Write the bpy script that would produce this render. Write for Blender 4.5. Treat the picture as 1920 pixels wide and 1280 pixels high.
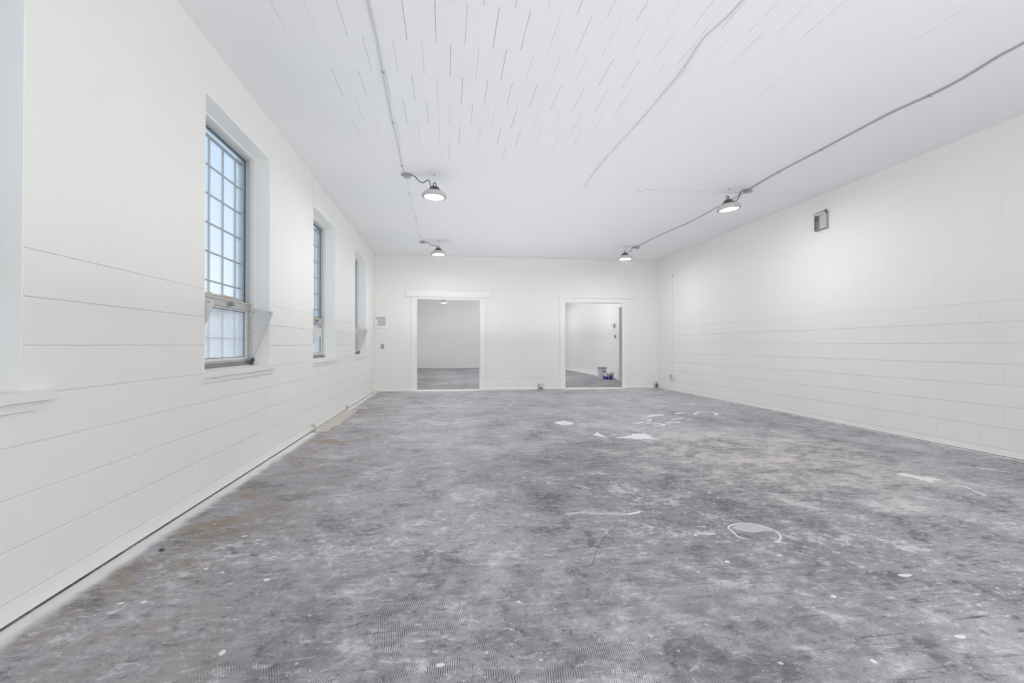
import bpy, bmesh, math, random
from mathutils import Matrix, Vector

random.seed(7)
S = bpy.context.scene
for o in list(bpy.data.objects):
    bpy.data.objects.remove(o)
COL = S.collection
PI = math.pi

# ------------------------------------------------------------------ camera
YAW, PITCH, ROLL = 0.138639, 0.00829, -0.000869
cam_d = bpy.data.cameras.new('camera')
cam_d.sensor_width = 36.0
cam_d.lens = 881.52 / 1920 * 36.0
cam_d.clip_start, cam_d.clip_end = 0.05, 400
cam = bpy.data.objects.new('camera', cam_d)
COL.objects.link(cam)
r0 = Vector((math.cos(YAW), -math.sin(YAW), 0))
fw = Vector((math.sin(YAW), math.cos(YAW), 0)) * math.cos(PITCH) + Vector((0, 0, 1)) * math.sin(PITCH)
u0 = r0.cross(fw)
rr = r0 * math.cos(ROLL) + u0 * math.sin(ROLL)
uu = -r0 * math.sin(ROLL) + u0 * math.cos(ROLL)
m3 = Matrix((rr, uu, -fw)).transposed()
cam.matrix_world = Matrix.Translation((0, 0, 1.11)) @ m3.to_4x4()
S.camera = cam

# ------------------------------------------------------------------ light and exposure
LENS_POWER = 122.0          # radiance of the high bay lamp lenses
SKY_STRENGTH = 1.36
S.view_settings.view_transform = 'Standard'
S.view_settings.look = 'None'
S.view_settings.gamma = 1.0
S.view_settings.use_curve_mapping = False
S.view_settings.exposure = 0.07
S.cycles.use_denoising = True
S.cycles.max_bounces = 16
S.cycles.diffuse_bounces = 12
S.cycles.glossy_bounces = 4
S.cycles.transparent_max_bounces = 12
S.cycles.caustics_reflective = False
S.cycles.caustics_refractive = False
S.cycles.sample_clamp_indirect = 8.0


def fill_light(name, x, y, z, sx, sy, watts, rot=(math.pi, 0, 0)):
    # added soft area light, not a fixture of the place; faces up by default
    d = bpy.data.lights.new(name, 'AREA')
    d.shape = 'RECTANGLE'
    d.size, d.size_y = sx, sy
    d.energy = watts
    d.color = (1.0, 0.99, 0.98)
    o = bpy.data.objects.new(name, d)
    COL.objects.link(o)
    o.location = (x, y, z)
    o.rotation_euler = rot


fill_light('ceiling_fill_light', 1.35, 5.4, 1.30, 4.9, 11.6, 88.0)  # added fill hanging in the open room, lifts the ceiling
fill_light('rear_fill_light', 3.2, -2.4, 1.8, 2.4, 1.6, 112.0, (math.radians(81), 0, math.radians(4)))  # added fill behind the camera, brightens far jambs and back wall
fill_light('far_room_fill_light', 1.88, 17.2, 1.50, 4.6, 8.0, 165.0)  # added upward fill for the room beyond the doorways

sun_d = bpy.data.lights.new('sun', 'SUN')
sun_d.energy = 2.0
sun_d.angle = math.radians(1.0)
sun_d.color = (1.0, 0.96, 0.90)
sun = bpy.data.objects.new('sun', sun_d)
COL.objects.link(sun)
sun.rotation_euler = Vector((0.030, 0.74, -0.67)).to_track_quat('-Z', 'Y').to_euler()


class NT:
    """small helper around a node tree"""
    def __init__(self, tree):
        self.t = tree
        self.t.nodes.clear()

    def n(self, kind, **props):
        node = self.t.nodes.new(kind)
        for k, v in props.items():
            if k.startswith('i_'):
                key = k[2:]
                key = int(key) if key.isdigit() else key.replace('_', ' ')
                self.put(node, key, v)
            else:
                setattr(node, k, v)
        return node

    def put(self, node, key, v):
        s = node.inputs[key]
        if hasattr(v, 'is_output') or isinstance(v, bpy.types.NodeSocket):
            self.t.links.new(v, s)
        else:
            s.default_value = v

    def math(self, op, a, b=0.0, c=0.0, clamp=False):
        m = self.n('ShaderNodeMath', operation=op, use_clamp=clamp)
        self.put(m, 0, a)
        self.put(m, 1, b)
        self.put(m, 2, c)
        return m.outputs[0]

    def ramp(self, x, a, b):
        m = self.n('ShaderNodeMapRange', interpolation_type='SMOOTHSTEP')
        self.put(m, 'Value', x)
        self.put(m, 'From Min', a)
        self.put(m, 'From Max', b)
        return m.outputs[0]

    def mix(self, f, a, b, mode='MIX'):
        m = self.n('ShaderNodeMix', data_type='RGBA', blend_type=mode)
        self.put(m, 0, f)
        self.put(m, 6, a)
        self.put(m, 7, b)
        return m.outputs[2]

    def noise(self, vec, scale, detail=4.0, rough=0.55, dist=0.0, dim='3D'):
        m = self.n('ShaderNodeTexNoise', noise_dimensions=dim)
        self.put(m, 'Vector', vec)
        self.put(m, 'Scale', scale)
        self.put(m, 'Detail', detail)
        self.put(m, 'Roughness', rough)
        self.put(m, 'Distortion', dist)
        return m.outputs['Fac']


def c4(r, g, b):
    return (r, g, b, 1.0)


# sky: pale blue with thin white cloud, whiter towards the horizon all round
W = bpy.data.worlds.new('sky')
S.world = W
W.use_nodes = True
w = NT(W.node_tree)
gco = w.n('ShaderNodeTexCoord').outputs['Generated']
sep = w.n('ShaderNodeSeparateXYZ')
w.put(sep, 0, gco)
h = w.ramp(sep.outputs[2], 0.0, 0.45)
blue = w.mix(h, c4(0.86, 0.92, 0.98), c4(0.57, 0.72, 0.92))
cl = w.ramp(w.noise(gco, 3.2, 6, 0.6, 0.4), 0.48, 0.72)
skyc = w.mix(cl, blue, c4(0.93, 0.95, 0.99))
below = w.ramp(sep.outputs[2], -0.02, 0.0)
skyc = w.mix(below, c4(0.55, 0.56, 0.57), skyc)
bgn = w.n('ShaderNodeBackground')
w.put(bgn, 0, skyc)
w.put(bgn, 1, SKY_STRENGTH)
wo = w.n('ShaderNodeOutputWorld')
w.t.links.new(bgn.outputs[0], wo.inputs[0])


# ------------------------------------------------------------------ materials
def new_mat(name):
    m = bpy.data.materials.new(name)
    m.use_nodes = True
    return m, NT(m.node_tree)


def finish(nt, color, rough=0.5, metal=0.0, bump=None, bump_s=0.1, bump_d=0.002, spec=0.5):
    b = nt.n('ShaderNodeBsdfPrincipled')
    nt.put(b, 'Base Color', color)
    nt.put(b, 'Roughness', rough)
    nt.put(b, 'Metallic', metal)
    nt.put(b, 'Specular IOR Level', spec)
    if bump is not None:
        bn = nt.n('ShaderNodeBump')
        nt.put(bn, 'Height', bump)
        nt.put(bn, 'Strength', bump_s)
        nt.put(bn, 'Distance', bump_d)
        nt.t.links.new(bn.outputs[0], b.inputs['Normal'])
    out = nt.n('ShaderNodeOutputMaterial')
    nt.t.links.new(b.outputs[0], out.inputs[0])
    return b


def pos(nt):
    return nt.n('ShaderNodeNewGeometry').outputs['Position']


def paint(name, col, rough=0.55, var=0.03, scale=1.3, bump_scale=90.0, bump_s=0.12):
    m, t = new_mat(name)
    p = pos(t)
    n = t.noise(p, scale, 5, 0.6)
    c2 = tuple(max(0.0, x * (1 - var)) for x in col)
    c = t.mix(n, c4(*c2), c4(*[min(1.0, x * (1 + var * 0.5)) for x in col]))
    b = t.noise(p, bump_scale, 4, 0.65)
    finish(t, c, rough, 0.0, b, bump_s, 0.003, 0.35)
    return m


def metal(name, col, rough=0.4, metallic=1.0, var=0.12, scale=25.0):
    m, t = new_mat(name)
    p = pos(t)
    n = t.noise(p, scale, 5, 0.65)
    c = t.mix(n, c4(*[x * (1 - var) for x in col]), c4(*[min(1, x * (1 + var)) for x in col]))
    finish(t, c, rough, metallic, n, 0.05, 0.001)
    return m


M = {}
M['wall'] = paint('white_wall_paint', (0.85, 0.85, 0.83))
M['ceil'] = paint('white_ceiling_paint', (0.83, 0.845, 0.865), 0.6, 0.02, 0.7, 60.0, 0.08)
M['trim'] = paint('white_trim_paint', (0.87, 0.87, 0.855), 0.4, 0.02, 2.0, 40.0, 0.04)
M['reveal'] = paint('reveal_daylight_white', (0.93, 0.925, 0.905), 0.45, 0.02, 2.0, 50.0, 0.05)  # whiter than the walls, stands in for daylight on the window jambs
M['sill'] = paint('white_sill_paint', (0.84, 0.84, 0.83), 0.45, 0.05, 4.0, 50.0, 0.08)
M['shield'] = paint('pale_painted_metal', (0.71, 0.71, 0.70), 0.4, 0.06, 5.0, 40.0, 0.05)
M['alum'] = metal('dull_aluminium', (0.54, 0.54, 0.53), 0.5, 0.35)
M['alum_dark'] = metal('stained_aluminium', (0.36, 0.355, 0.34), 0.5, 0.5)
M['white_alum'] = metal('white_aluminium', (0.80, 0.80, 0.79), 0.4, 0.1)
M['bar'] = paint('grey_painted_steel', (0.20, 0.235, 0.27), 0.5, 0.1, 8.0, 60.0, 0.1)
M['rubber'] = paint('black_rubber', (0.018, 0.018, 0.02), 0.5, 0.1, 20, 80, 0.05)
M['dark_metal'] = metal('dark_cast_metal', (0.10, 0.10, 0.105), 0.45, 0.5)
M['mid_metal'] = metal('grey_cast_metal', (0.33, 0.33, 0.34), 0.45, 0.4)
M['bezel'] = metal('grey_bezel', (0.40, 0.40, 0.405), 0.5, 0.1)
M['dish_grey'] = metal('pale_dish_metal', (0.62, 0.61, 0.62), 0.45, 0.1)
M['galv'] = metal('galvanised_steel', (0.42, 0.42, 0.42), 0.42, 0.7, 0.25, 60)
M['grey_box'] = metal('grey_box_metal', (0.40, 0.40, 0.395), 0.5, 0.35, 0.2, 30)
M['dark_box'] = metal('dark_box_inside', (0.10, 0.10, 0.10), 0.6, 0.2, 0.3, 40)
M['panel_grey'] = paint('grey_panel_paint', (0.56, 0.56, 0.55), 0.5, 0.06, 6, 60, 0.05)
M['plate_grey'] = paint('grey_plate', (0.42, 0.42, 0.41), 0.45, 0.06, 10, 60, 0.05)
M['cable_white'] = paint('white_painted_cable', (0.80, 0.81, 0.83), 0.5, 0.05, 6, 60, 0.05)
M['cable_pale'] = paint('pale_grey_cable', (0.62, 0.63, 0.65), 0.45, 0.06, 6, 60, 0.05)
M['cable_grey'] = paint('grey_cable', (0.40, 0.40, 0.41), 0.45, 0.08, 6, 60, 0.05)
M['sealant'] = paint('peach_foam_sealant', (0.80, 0.56, 0.34), 0.8, 0.15, 25, 80, 0.3)
M['brick'] = paint('pale_outer_brick', (0.74, 0.82, 0.87), 0.8, 0.10, 18, 70, 0.5)
M['ledge'] = paint('tan_concrete_patch', (0.62, 0.59, 0.55), 0.8, 0.40, 9, 60, 0.4)
M['spill'] = paint('dried_white_paint', (0.80, 0.80, 0.81), 0.5, 0.12, 14, 60, 0.15)
M['smear'] = paint('thin_grey_paint_smear', (0.54, 0.54, 0.55), 0.55, 0.22, 22, 60, 0.15)
M['speck'] = paint('paint_speck_white', (0.62, 0.62, 0.62), 0.5, 0.3, 40, 60, 0.05)
M['crack'] = paint('dark_crack', (0.07, 0.07, 0.075), 0.8, 0.2, 40, 60, 0.05)
M['plastic_white'] = paint('white_plastic', (0.70, 0.73, 0.78), 0.35, 0.04, 8, 40, 0.03)
M['plastic_grey'] = paint('grey_plastic', (0.40, 0.43, 0.47), 0.4, 0.05, 8, 40, 0.03)
M['plastic_pale'] = paint('pale_green_plastic', (0.58, 0.62, 0.52), 0.35, 0.08, 20, 40, 0.03)
M['plastic_blue'] = paint('deep_blue_plastic', (0.022, 0.05, 0.40), 0.35, 0.1, 20, 40, 0.03)
M['plastic_black'] = paint('black_plastic', (0.015, 0.016, 0.018), 0.4, 0.1, 20, 40, 0.03)
M['label_orange'] = paint('orange_brown_print', (0.50, 0.34, 0.27), 0.5, 0.35, 40, 40, 0.02)
M['label_white'] = paint('pale_label_paper', (0.75, 0.78, 0.83), 0.5, 0.05, 20, 40, 0.02)
M['siding'] = paint('pale_siding', (0.72, 0.74, 0.76), 0.6, 0.05, 0.3, 10, 0.05)
M['roof'] = paint('grey_roofing', (0.42, 0.43, 0.45), 0.8, 0.1, 1.0, 10, 0.1)
M['post'] = paint('dark_post_paint', (0.13, 0.13, 0.14), 0.6, 0.1, 3, 10, 0.05)
M['yard'] = paint('pale_frosty_yard', (0.66, 0.67, 0.68), 0.85, 0.1, 0.2, 3.0, 0.1)
M['leaf_grey'] = paint('grey_door_paint', (0.44, 0.44, 0.44), 0.5, 0.03, 3, 40, 0.03)

# lamp lens
m, t = new_mat('lit_lens')
e = t.n('ShaderNodeEmission')
t.put(e, 0, c4(1.0, 0.985, 0.965))
t.put(e, 1, LENS_POWER)
t.t.links.new(e.outputs[0], t.n('ShaderNodeOutputMaterial').inputs[0])
M['lens'] = m
# lit windows of the building across the yard
m, t = new_mat('lit_window')
e = t.n('ShaderNodeEmission')
t.put(e, 0, c4(1.0, 0.83, 0.52))
t.put(e, 1, 1.6)
t.t.links.new(e.outputs[0], t.n('ShaderNodeOutputMaterial').inputs[0])
M['lit_window'] = m


def glass(name, tint, haze, haze_col):
    m, t = new_mat(name)
    tr = t.n('ShaderNodeBsdfTransparent')
    t.put(tr, 0, c4(*tint))
    gl = t.n('ShaderNodeBsdfGlossy')
    t.put(gl, 'Color', c4(1, 1, 1))
    t.put(gl, 'Roughness', 0.03)
    fr = t.n('ShaderNodeFresnel')
    t.put(fr, 0, 1.33)
    mx = t.n('ShaderNodeMixShader')
    t.put(mx, 0, t.math('MULTIPLY', fr.outputs[0], 0.5))
    t.t.links.new(tr.outputs[0], mx.inputs[1])
    t.t.links.new(gl.outputs[0], mx.inputs[2])
    out = t.n('ShaderNodeOutputMaterial')
    df = t.n('ShaderNodeBsdfDiffuse')
    t.put(df, 0, c4(*haze_col))
    tl = t.n('ShaderNodeBsdfTranslucent')
    t.put(tl, 0, c4(*haze_col))
    ad = t.n('ShaderNodeMixShader')
    t.put(ad, 0, 0.6)
    t.t.links.new(df.outputs[0], ad.inputs[1])
    t.t.links.new(tl.outputs[0], ad.inputs[2])
    m2 = t.n('ShaderNodeMixShader')
    dirt = t.ramp(t.noise(pos(t), 5.0, 5, 0.6), 0.2, 0.8)
    t.put(m2, 0, t.math('MULTIPLY', t.math('ADD', t.math('MULTIPLY', dirt, 0.25), 0.85), haze))
    t.t.links.new(mx.outputs[0], m2.inputs[1])
    t.t.links.new(ad.outputs[0], m2.inputs[2])
    t.t.links.new(m2.outputs[0], out.inputs[0])
    return m


M['glass'] = glass('window_glass', (0.93, 0.97, 0.99), 0.04, (0.8, 0.85, 0.9))
M['glass_hazy'] = glass('hazy_window_glass', (0.93, 0.95, 0.96), 0.36, (0.93, 0.94, 0.94))


def floor_material():
    m, t = new_mat('scraped_grey_concrete')
    p = pos(t)
    sp = t.n('ShaderNodeSeparateXYZ')
    t.put(sp, 0, p)
    X, Y = sp.outputs[0], sp.outputs[1]
    flat = t.n('ShaderNodeCombineXYZ')
    t.put(flat, 0, X)
    t.put(flat, 1, Y)
    P = flat.outputs[0]
    big = t.noise(P, 0.55, 5, 0.6, 0.3)
    mid = t.noise(P, 2.3, 8, 0.68, 0.6)
    fine = t.noise(P, 11.0, 8, 0.72, 0.8)
    grit = t.noise(P, 60.0, 4, 0.7)
    # streaks of the scraper, running slightly askew across the room
    mp = t.n('ShaderNodeMapping')
    t.put(mp, 0, P)
    mp.inputs['Rotation'].default_value = (0, 0, math.radians(-14))
    mp.inputs['Scale'].default_value = (0.8, 4.2, 1.0)
    streak = t.noise(mp.outputs[0], 4.5, 8, 0.72, 0.5)
    # worn zone near the middle of the room: more contrast
    near = t.ramp(Y, 5.2, 2.4)
    grain = t.noise(P, 26.0, 6, 0.78, 0.5)
    v = t.math('MULTIPLY_ADD', t.math('SUBTRACT', mid, 0.5), 0.30, 0.325)
    v = t.math('MULTIPLY_ADD', t.math('SUBTRACT', big, 0.5), 0.34, v)
    v = t.math('MULTIPLY_ADD', t.math('SUBTRACT', fine, 0.5), 0.20, v)
    amp = t.math('MULTIPLY_ADD', near, 0.16, 0.12)
    v = t.math('MULTIPLY_ADD', t.math('SUBTRACT', grain, 0.5), amp, v)
    v = t.math('MULTIPLY_ADD', t.math('SUBTRACT', streak, 0.5), 0.22, v)
    ex = t.math('SUBTRACT', X, 1.7)
    ey = t.math('MULTIPLY', t.math('SUBTRACT', Y, 4.1), 0.8)
    er = t.math('SQRT', t.math('ADD', t.math('MULTIPLY', ex, ex), t.math('MULTIPLY', ey, ey)))
    er = t.math('MULTIPLY_ADD', t.math('SUBTRACT', mid, 0.5), 2.4, er)
    v = t.math('MULTIPLY_ADD', t.ramp(er, 1.8, 0.5), -0.055, v)
    v = t.math('MULTIPLY_ADD', t.ramp(Y, 4.5, 9.0), 0.035, v)
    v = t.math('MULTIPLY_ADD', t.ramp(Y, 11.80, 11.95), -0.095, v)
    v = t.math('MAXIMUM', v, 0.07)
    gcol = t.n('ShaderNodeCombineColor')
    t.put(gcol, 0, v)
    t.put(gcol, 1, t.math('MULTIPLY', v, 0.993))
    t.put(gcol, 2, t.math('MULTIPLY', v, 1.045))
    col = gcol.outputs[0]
    # scraped light and dark flecks
    fl = t.math('ADD', t.math('MULTIPLY', fine, 0.30), t.math('ADD', t.math('MULTIPLY', streak, 0.35), t.math('MULTIPLY', grain, 0.35)))
    pt = t.math('ADD', t.math('MULTIPLY', mid, 0.50), t.math('ADD', t.math('MULTIPLY', fine, 0.28), t.math('MULTIPLY', grain, 0.22)))
    lp = t.math('MULTIPLY', t.ramp(pt, 0.535, 0.575), t.math('MULTIPLY_ADD', near, 0.30, 0.32))
    col = t.mix(lp, col, c4(0.55, 0.55, 0.56))
    dp = t.math('MULTIPLY', t.ramp(pt, 0.475, 0.405), t.math('MULTIPLY_ADD', near, 0.12, 0.38))
    col = t.mix(dp, col, c4(0.13, 0.13, 0.14))
    lightf = t.ramp(fl, 0.550, 0.60)
    darkf = t.ramp(fl, 0.45, 0.40)
    gate = t.ramp(t.noise(P, 0.9, 4, 0.6), 0.36, 0.62)
    gate = t.math('ADD', t.math('MULTIPLY', gate, 0.6), t.math('MULTIPLY', near, 0.4))
    col = t.mix(t.math('MULTIPLY', t.math('MULTIPLY', lightf, gate), 0.75), col, c4(0.66, 0.66, 0.67))
    col = t.mix(t.math('MULTIPLY', t.math('MULTIPLY', darkf, gate), 0.65), col, c4(0.09, 0.09, 0.10))
    mc = t.n('ShaderNodeMapping')
    t.put(mc, 0, P)
    mc.inputs['Rotation'].default_value = (0, 0, math.radians(20))
    mc.inputs['Scale'].default_value = (14.0, 34.0, 1.0)
    chips = t.noise(mc.outputs[0], 1.0, 6, 0.72, 0.6)
    calm = t.math('MULTIPLY', t.ramp(X, 1.2, 0.0), t.ramp(Y, 2.6, 3.8))
    cgate = t.math('MULTIPLY', t.math('MULTIPLY_ADD', gate, 0.7, 0.25), t.math('MULTIPLY_ADD', calm, -0.65, 1.0))
    col = t.mix(t.math('MULTIPLY', t.math('MULTIPLY', t.ramp(chips, 0.575, 0.63), cgate), 0.75), col, c4(0.60, 0.60, 0.61))
    col = t.mix(t.math('MULTIPLY', t.math('MULTIPLY', t.ramp(chips, 0.41, 0.36), cgate), 0.6), col, c4(0.10, 0.10, 0.11))
    # trowel comb marks of old adhesive: arcs about many centres, in patches
    vo = t.n('ShaderNodeTexVoronoi', feature='F1', distance='EUCLIDEAN')
    vw = t.n('ShaderNodeVectorMath', operation='ADD')
    jit = t.n('ShaderNodeTexNoise')
    t.put(jit, 'Vector', P)
    t.put(jit, 'Scale', 1.6)
    jv = t.n('ShaderNodeVectorMath', operation='SCALE')
    t.put(jv, 0, jit.outputs['Color'])
    t.put(jv, 'Scale', 0.10)
    t.put(vw, 0, P)
    t.put(vw, 1, jv.outputs[0])
    t.put(vo, 'Vector', vw.outputs[0])
    t.put(vo, 'Scale', 2.6)
    cc = t.n('ShaderNodeVectorMath', operation='SUBTRACT')
    t.put(cc, 0, vo.outputs['Color'])
    t.put(cc, 1, (0.5, 0.5, 0.5))
    ccs = t.n('ShaderNodeVectorMath', operation='MULTIPLY')
    t.put(ccs, 0, cc.outputs[0])
    t.put(ccs, 1, (1.2, 1.8, 0.0))
    dv = t.n('ShaderNodeVectorMath', operation='SUBTRACT')
    t.put(dv, 0, vw.outputs[0])
    t.put(dv, 1, vo.outputs['Position'])
    dv2 = t.n('ShaderNodeVectorMath', operation='ADD')
    t.put(dv2, 0, dv.outputs[0])
    cco = t.n('ShaderNodeVectorMath', operation='ADD')
    t.put(cco, 0, ccs.outputs[0])
    t.put(cco, 1, (1.9, 0.35, 0.0))
    t.put(dv2, 1, cco.outputs[0])
    ln = t.n('ShaderNodeVectorMath', operation='LENGTH')
    t.put(ln, 0, dv2.outputs[0])
    rings = t.math('SINE', t.math('MULTIPLY', ln.outputs['Value'], 2 * PI / 0.0080))
    ringm = t.ramp(t.math('ADD', rings, t.math('MULTIPLY', t.math('SUBTRACT', grain, 0.5), 4.0)), 0.1, 1.0)
    zone = t.math('MULTIPLY', t.ramp(Y, 2.75, 2.1), t.ramp(X, -1.15, -0.45))
    zone = t.math('MULTIPLY', zone, t.ramp(X, 2.4, 1.3))
    zone = t.math('MULTIPLY', t.math('ADD', zone, 0.04), t.ramp(t.noise(P, 6.5, 7, 0.74), 0.45, 0.55))
    zone = t.math('MULTIPLY', zone, 1.0, clamp=True)
    col = t.mix(t.math('MULTIPLY', t.math('MULTIPLY', ringm, zone), 0.85), col, c4(0.09, 0.09, 0.097))
    # long dark scratches of the scraper right of the middle
    ms = t.n('ShaderNodeMapping')
    t.put(ms, 0, P)
    ms.inputs['Rotation'].default_value = (0, 0, math.radians(9))
    ms.inputs['Scale'].default_value = (1.5, 38.0, 1.0)
    scr = t.ramp(t.noise(ms.outputs[0], 1.6, 5, 0.7), 0.565, 0.63)
    sz = t.math('MULTIPLY', t.math('MULTIPLY', t.ramp(X, 0.55, 0.95), t.ramp(Y, 2.7, 2.2)), t.ramp(t.noise(P, 2.2, 6, 0.7), 0.42, 0.58))
    col = t.mix(t.math('MULTIPLY', t.math('MULTIPLY', scr, sz), 0.75), col, c4(0.095, 0.095, 0.10))
    # brown staining along the window wall, beige scraping right of the middle
    br = t.math('MULTIPLY', t.ramp(X, -0.55, -1.45), t.ramp(t.noise(P, 2.0, 5, 0.65, 0.4), 0.42, 0.68))
    col = t.mix(t.math('MULTIPLY', br, 0.85), col, c4(0.27, 0.222, 0.175))
    dx = t.math('SUBTRACT', X, 3.1)
    dy = t.math('SUBTRACT', Y, 4.3)
    rad = t.math('SQRT', t.math('ADD', t.math('MULTIPLY', dx, dx), t.math('MULTIPLY', dy, dy)))
    bz = t.math('MULTIPLY', t.ramp(rad, 1.9, 0.5), t.ramp(t.math('ADD', t.math('MULTIPLY', mid, 0.4), t.math('MULTIPLY', fl, 0.6)), 0.475, 0.545))
    col = t.mix(t.math('MULTIPLY', bz, 0.85), col, c4(0.50, 0.468, 0.435))
    # grit and small pale flecks
    col = t.mix(t.math('MULTIPLY', t.ramp(grit, 0.60, 0.72), 0.35), col, c4(0.46, 0.46, 0.47))
    col = t.mix(t.math('MULTIPLY', t.ramp(grit, 0.40, 0.30), 0.35), col, c4(0.13, 0.13, 0.14))
    bc = t.n('ShaderNodeBrightContrast')
    t.put(bc, 0, col)
    t.put(bc, 1, 0.088)
    t.put(bc, 2, 0.32)
    col = bc.outputs[0]
    # white overspray from painting the walls
    wob = t.math('MULTIPLY', t.math('SUBTRACT', t.noise(P, 5.0, 5, 0.6), 0.5), 0.14)
    eL = t.math('MULTIPLY', t.ramp(t.math('ADD', X, wob), -1.580, -1.670), t.math('GREATER_THAN', X, -1.712))
    eR = t.ramp(t.math('ADD', X, wob), 5.43, 5.455)
    eB = t.math('MULTIPLY', t.ramp(t.math('ADD', Y, t.math('MULTIPLY', wob, 1.0)), 11.50, 11.62), t.ramp(Y, 11.95, 11.90))
    edge = t.math('MAXIMUM', t.math('MAXIMUM', eL, eR), eB)
    col = t.mix(t.math('MULTIPLY', edge, 0.92), col, c4(0.78, 0.785, 0.79))
    hgt = t.math('ADD', t.math('MULTIPLY', fine, 0.6), t.math('ADD', t.math('MULTIPLY', grit, 0.25), t.math('MULTIPLY', t.math('MULTIPLY', ringm, zone), -0.35)))
    rough = t.math('ADD', t.math('MULTIPLY', mid, 0.25), 0.45)
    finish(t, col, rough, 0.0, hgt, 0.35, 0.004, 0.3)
    return m


M['floor'] = floor_material()


# ------------------------------------------------------------------ mesh helpers
def bm_box(bm, x0, x1, y0, y1, z0, z1):
    v = [bm.verts.new(p) for p in ((x0, y0, z0), (x1, y0, z0), (x1, y1, z0), (x0, y1, z0),
                                   (x0, y0, z1), (x1, y0, z1), (x1, y1, z1), (x0, y1, z1))]
    for f in ((0, 3, 2, 1), (4, 5, 6, 7), (0, 1, 5, 4), (1, 2, 6, 5), (2, 3, 7, 6), (3, 0, 4, 7)):
        bm.faces.new([v[i] for i in f])


def bm_lathe(bm, prof, n=32, center=(0, 0, 0), cap0=False, cap1=False):
    rings = []
    for r, z in prof:
        if r < 1e-6:
            rings.append([bm.verts.new((center[0], center[1], center[2] + z))])
        else:
            rings.append([bm.verts.new((center[0] + r * math.cos(2 * PI * i / n), center[1] + r * math.sin(2 * PI * i / n), center[2] + z)) for i in range(n)])
    for a, b in zip(rings, rings[1:]):
        for i in range(n):
            j = (i + 1) % n
            if len(a) == 1 and len(b) == 1:
                continue
            if len(a) == 1:
                bm.faces.new((a[0], b[j], b[i]))
            elif len(b) == 1:
                bm.faces.new((a[i], a[j], b[0]))
            else:
                bm.faces.new((a[i], a[j], b[j], b[i]))
    if cap0 and len(rings[0]) > 1:
        bm.faces.new(list(reversed(rings[0])))
    if cap1 and len(rings[-1]) > 1:
        bm.faces.new(rings[-1])


def smooth_path(pts, sub=6):
    pts = [Vector(p) for p in pts]
    if len(pts) < 3:
        return pts
    out = []
    for i in range(len(pts) - 1):
        a = pts[max(i - 1, 0)]
        b, c = pts[i], pts[i + 1]
        d = pts[min(i + 2, len(pts) - 1)]
        for k in range(sub):
            s = k / sub
            out.append(0.5 * ((2 * b) + (-a + c) * s + (2 * a - 5 * b + 4 * c - d) * s * s + (-a + 3 * b - 3 * c + d) * s ** 3))
    out.append(pts[-1])
    return out


def bm_tube(bm, pts, r, n=8, closed=False):
    pts = [Vector(p) for p in pts]
    rings = []
    prev = None
    for i, p in enumerate(pts):
        if closed:
            tg = pts[(i + 1) % len(pts)] - pts[i - 1]
        else:
            tg = pts[min(i + 1, len(pts) - 1)] - pts[max(i - 1, 0)]
        tg.normalize()
        if prev is None:
            ref = Vector((0, 0, 1)) if abs(tg.z) < 0.9 else Vector((1, 0, 0))
        else:
            ref = prev
        a = (ref - tg * ref.dot(tg)).normalized()
        b = tg.cross(a)
        prev = a
        rings.append([bm.verts.new(p + a * (r * math.cos(2 * PI * k / n)) + b * (r * math.sin(2 * PI * k / n))) for k in range(n)])
    pairs = list(zip(rings, rings[1:]))
    if closed:
        pairs.append((rings[-1], rings[0]))
    for a, b in pairs:
        for k in range(n):
            j = (k + 1) % n
            bm.faces.new((a[k], a[j], b[j], b[k]))
    if not closed:
        bm.faces.new(list(reversed(rings[0])))
        bm.faces.new(rings[-1])


def bm_prism(bm, poly, thick, origin, ax, ay):
    """extrude a polygon given in (a, b) along ax, ay; thickness along ax x ay"""
    ax, ay, origin = Vector(ax), Vector(ay), Vector(origin)
    n = ax.cross(ay).normalized() * thick
    lo = [bm.verts.new(origin + ax * a + ay * b) for a, b in poly]
    hi = [bm.verts.new(v.co + n) for v in lo]
    bm.faces.new(list(reversed(lo)))
    bm.faces.new(hi)
    k = len(poly)
    for i in range(k):
        j = (i + 1) % k
        bm.faces.new((lo[i], lo[j], hi[j], hi[i]))


def mesh_of(name, bm, mat, smooth=False):
    bmesh.ops.recalc_face_normals(bm, faces=bm.faces)
    me = bpy.data.meshes.new(name)
    bm.to_mesh(me)
    bm.free()
    if mat is not None:
        me.materials.append(M[mat] if isinstance(mat, str) else mat)
    if smooth:
        for p in me.polygons:
            p.use_smooth = True
        try:
            me.set_sharp_from_angle(angle=math.radians(40))
        except Exception:
            pass
    return me


def place(name, me, parent=None, loc=(0, 0, 0)):
    o = bpy.data.objects.new(name, me)
    COL.objects.link(o)
    o.location = loc
    if parent is not None:
        o.parent = parent
    return o


def obj(name, bm, mat, parent=None, smooth=False, loc=(0, 0, 0)):
    return place(name, mesh_of(name, bm, mat, smooth), parent, loc)


def boxes(name, mat, parent, *bs, bevel=0.0):
    bm = bmesh.new()
    for b in bs:
        bm_box(bm, *b)
    if bevel > 0:
        bmesh.ops.bevel(bm, geom=list(bm.edges), offset=bevel, segments=2, profile=0.6, affect='EDGES')
    return obj(name, bm, mat, parent)


def tube(name, mat, parent, pts, r, n=8, sub=6, closed=False):
    bm = bmesh.new()
    bm_tube(bm, smooth_path(pts, sub) if sub else pts, r, n, closed)
    return obj(name, bm, mat, parent, True)


def lathe(name, mat, parent, prof, n=32, cap0=False, cap1=False, loc=(0, 0, 0)):
    bm = bmesh.new()
    bm_lathe(bm, prof, n, (0, 0, 0), cap0, cap1)
    return obj(name, bm, mat, parent, True, loc)


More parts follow.
